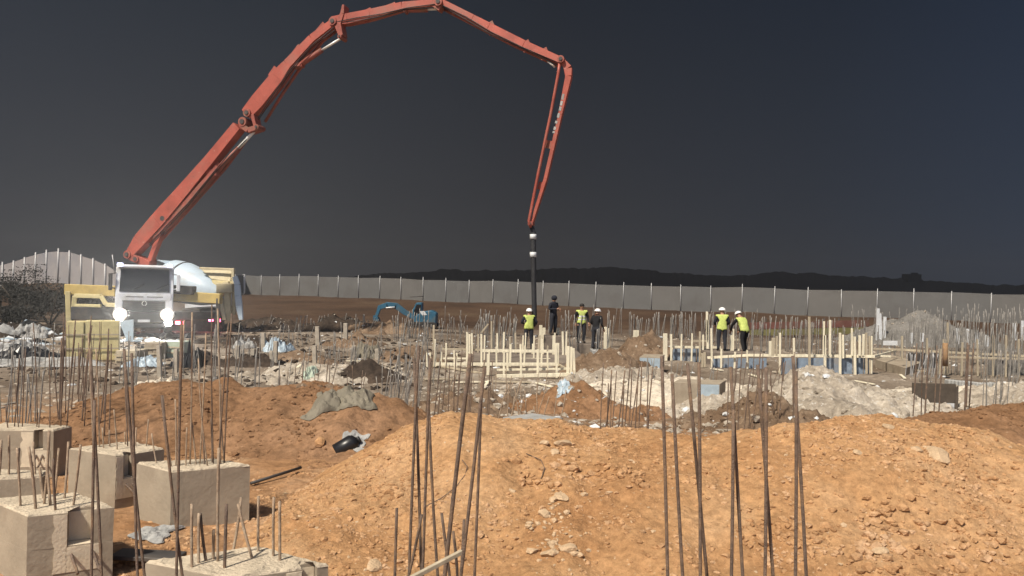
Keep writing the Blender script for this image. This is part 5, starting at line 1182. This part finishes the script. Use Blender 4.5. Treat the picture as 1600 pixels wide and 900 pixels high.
tag(m.build('blue_panel', M['plastic_blue'], loc=p[3]), 'pale blue triangular panel leaning in front of the pump truck', 'panel')

# ------------------------------------------------------------------ blue excavator
ED = 49.0
def Xe(px, py, dy=0.0): return P(px, py, ED + dy)
ec = Xe(660, 512); ez = top(ec.x, ec.y)
ex = empty('mini_excavator', (ec.x, ec.y, ez), 'small blue excavator with raised arm in front of the bank', 'excavator')
def ep(name, mt, fn, parent=None, bevel=.03):
    m = MB(); fn(m); return m.build(name, mt, parent or ex, bevel=bevel)
sc_ = ED / F
for dy in (-.6, .6):
    ep('track', M['tyre'], lambda m: m.prism([(ec.x + u, ec.y + dy - .18, ez + v) for u, v in ((-1.0, .12), (-.8, .0), (.8, .0), (1.0, .12), (1.0, .32), (.8, .44), (-.8, .44), (-1.0, .32))], (0, .36, 0)), bevel=.02)
ep('engine_body', M['blue'], lambda m: (m.prism([Xe(646, 508, -.6), Xe(681, 508, -.6), Xe(682, 490, -.6), Xe(674, 485, -.6), Xe(660, 487, -.6), (Xe(648, 494, -.6))], (0, 1.2, 0))), bevel=.06)
cb = ep('cab', M['blue'], lambda m: m.prism([Xe(645, 500, -.5), Xe(659, 500, -.5), Xe(659, 473, -.5), Xe(650, 473, -.5), Xe(645, 484, -.5)], (0, .95, 0)), bevel=.03)
ep('window', M['glass'], lambda m: m.prism([Xe(647, 495, -.53), Xe(657.5, 495, -.53), Xe(657.5, 476, -.53), Xe(651, 476, -.53), Xe(647, 485, -.53)], (0, .02, 0)), cb, 0)
ep('engine_cover', M['plastic_white'], lambda m: m.prism([Xe(655, 486, -.63), Xe(663, 486, -.63), Xe(667, 492, -.63), Xe(660, 493, -.63)], (0, .03, 0)), bevel=0)
bm1 = ep('boom', M['blue'], lambda m: [m.bar(Xe(*u), Xe(*v), .26, t0 * sc_, .26, t1 * sc_, up=(0, 1, 0)) if False else m.bar(Xe(*u), Xe(*v), .26, t0 * sc_, .26, t1 * sc_) for u, v, t0, t1 in (((650, 498), (633, 488), 6, 8), ((634, 489), (618, 477), 8, 9), ((620, 478), (604, 476), 9, 8), ((606, 476), (594, 480), 8, 7))], bevel=.02)
stk = ep('stick', M['blue'], lambda m: (m.bar(Xe(594, 478), Xe(587, 498), .22, 6 * sc_, .2, 4 * sc_)), bevel=.02)
ep('bucket', M['blue'], lambda m: m.prism([Xe(583, 493, -.3), Xe(590, 496, -.3), Xe(594, 507, -.3), Xe(588, 509, -.3), Xe(583, 502, -.3)], (0, .6, 0)), stk, .01)
ep('boom_cylinder', M['chrome'], lambda m: m.tube([Xe(603, 481, -.2), Xe(617, 480, -.2)], .045, 8), bm1, 0)
ep('canopy_bar', M['dgrey'], lambda m: m.tube([Xe(640, 464, 0), Xe(662, 463, 0)], .03, 6), cb, 0)
print('objects', len(bpy.data.objects))

# dusty night air over the whole site
me = bpy.data.meshes.new('haze'); bmz = bmesh.new(); bmesh.ops.create_cube(bmz, size=1)
for v in bmz.verts: v.co = Vector((v.co.x * 1300, 225 + v.co.y * 750, 14 + v.co.z * 32))
bmz.to_mesh(me); bmz.free()
hm = bpy.data.materials.new('night_haze'); hm.use_nodes = True; hn = hm.node_tree.nodes; hn.clear()
ho = hn.new('ShaderNodeOutputMaterial'); hv = hn.new('ShaderNodeVolumePrincipled'); hv.inputs['Color'].default_value = (.85, .86, .88, 1); hv.inputs['Density'].default_value = .0010; hv.inputs['Anisotropy'].default_value = .8
hm.node_tree.links.new(hv.outputs[0], ho.inputs['Volume']); me.materials.append(hm)
ho_ = bpy.data.objects.new('haze', me); COL.objects.link(ho_); tag(ho_, kind='stuff')
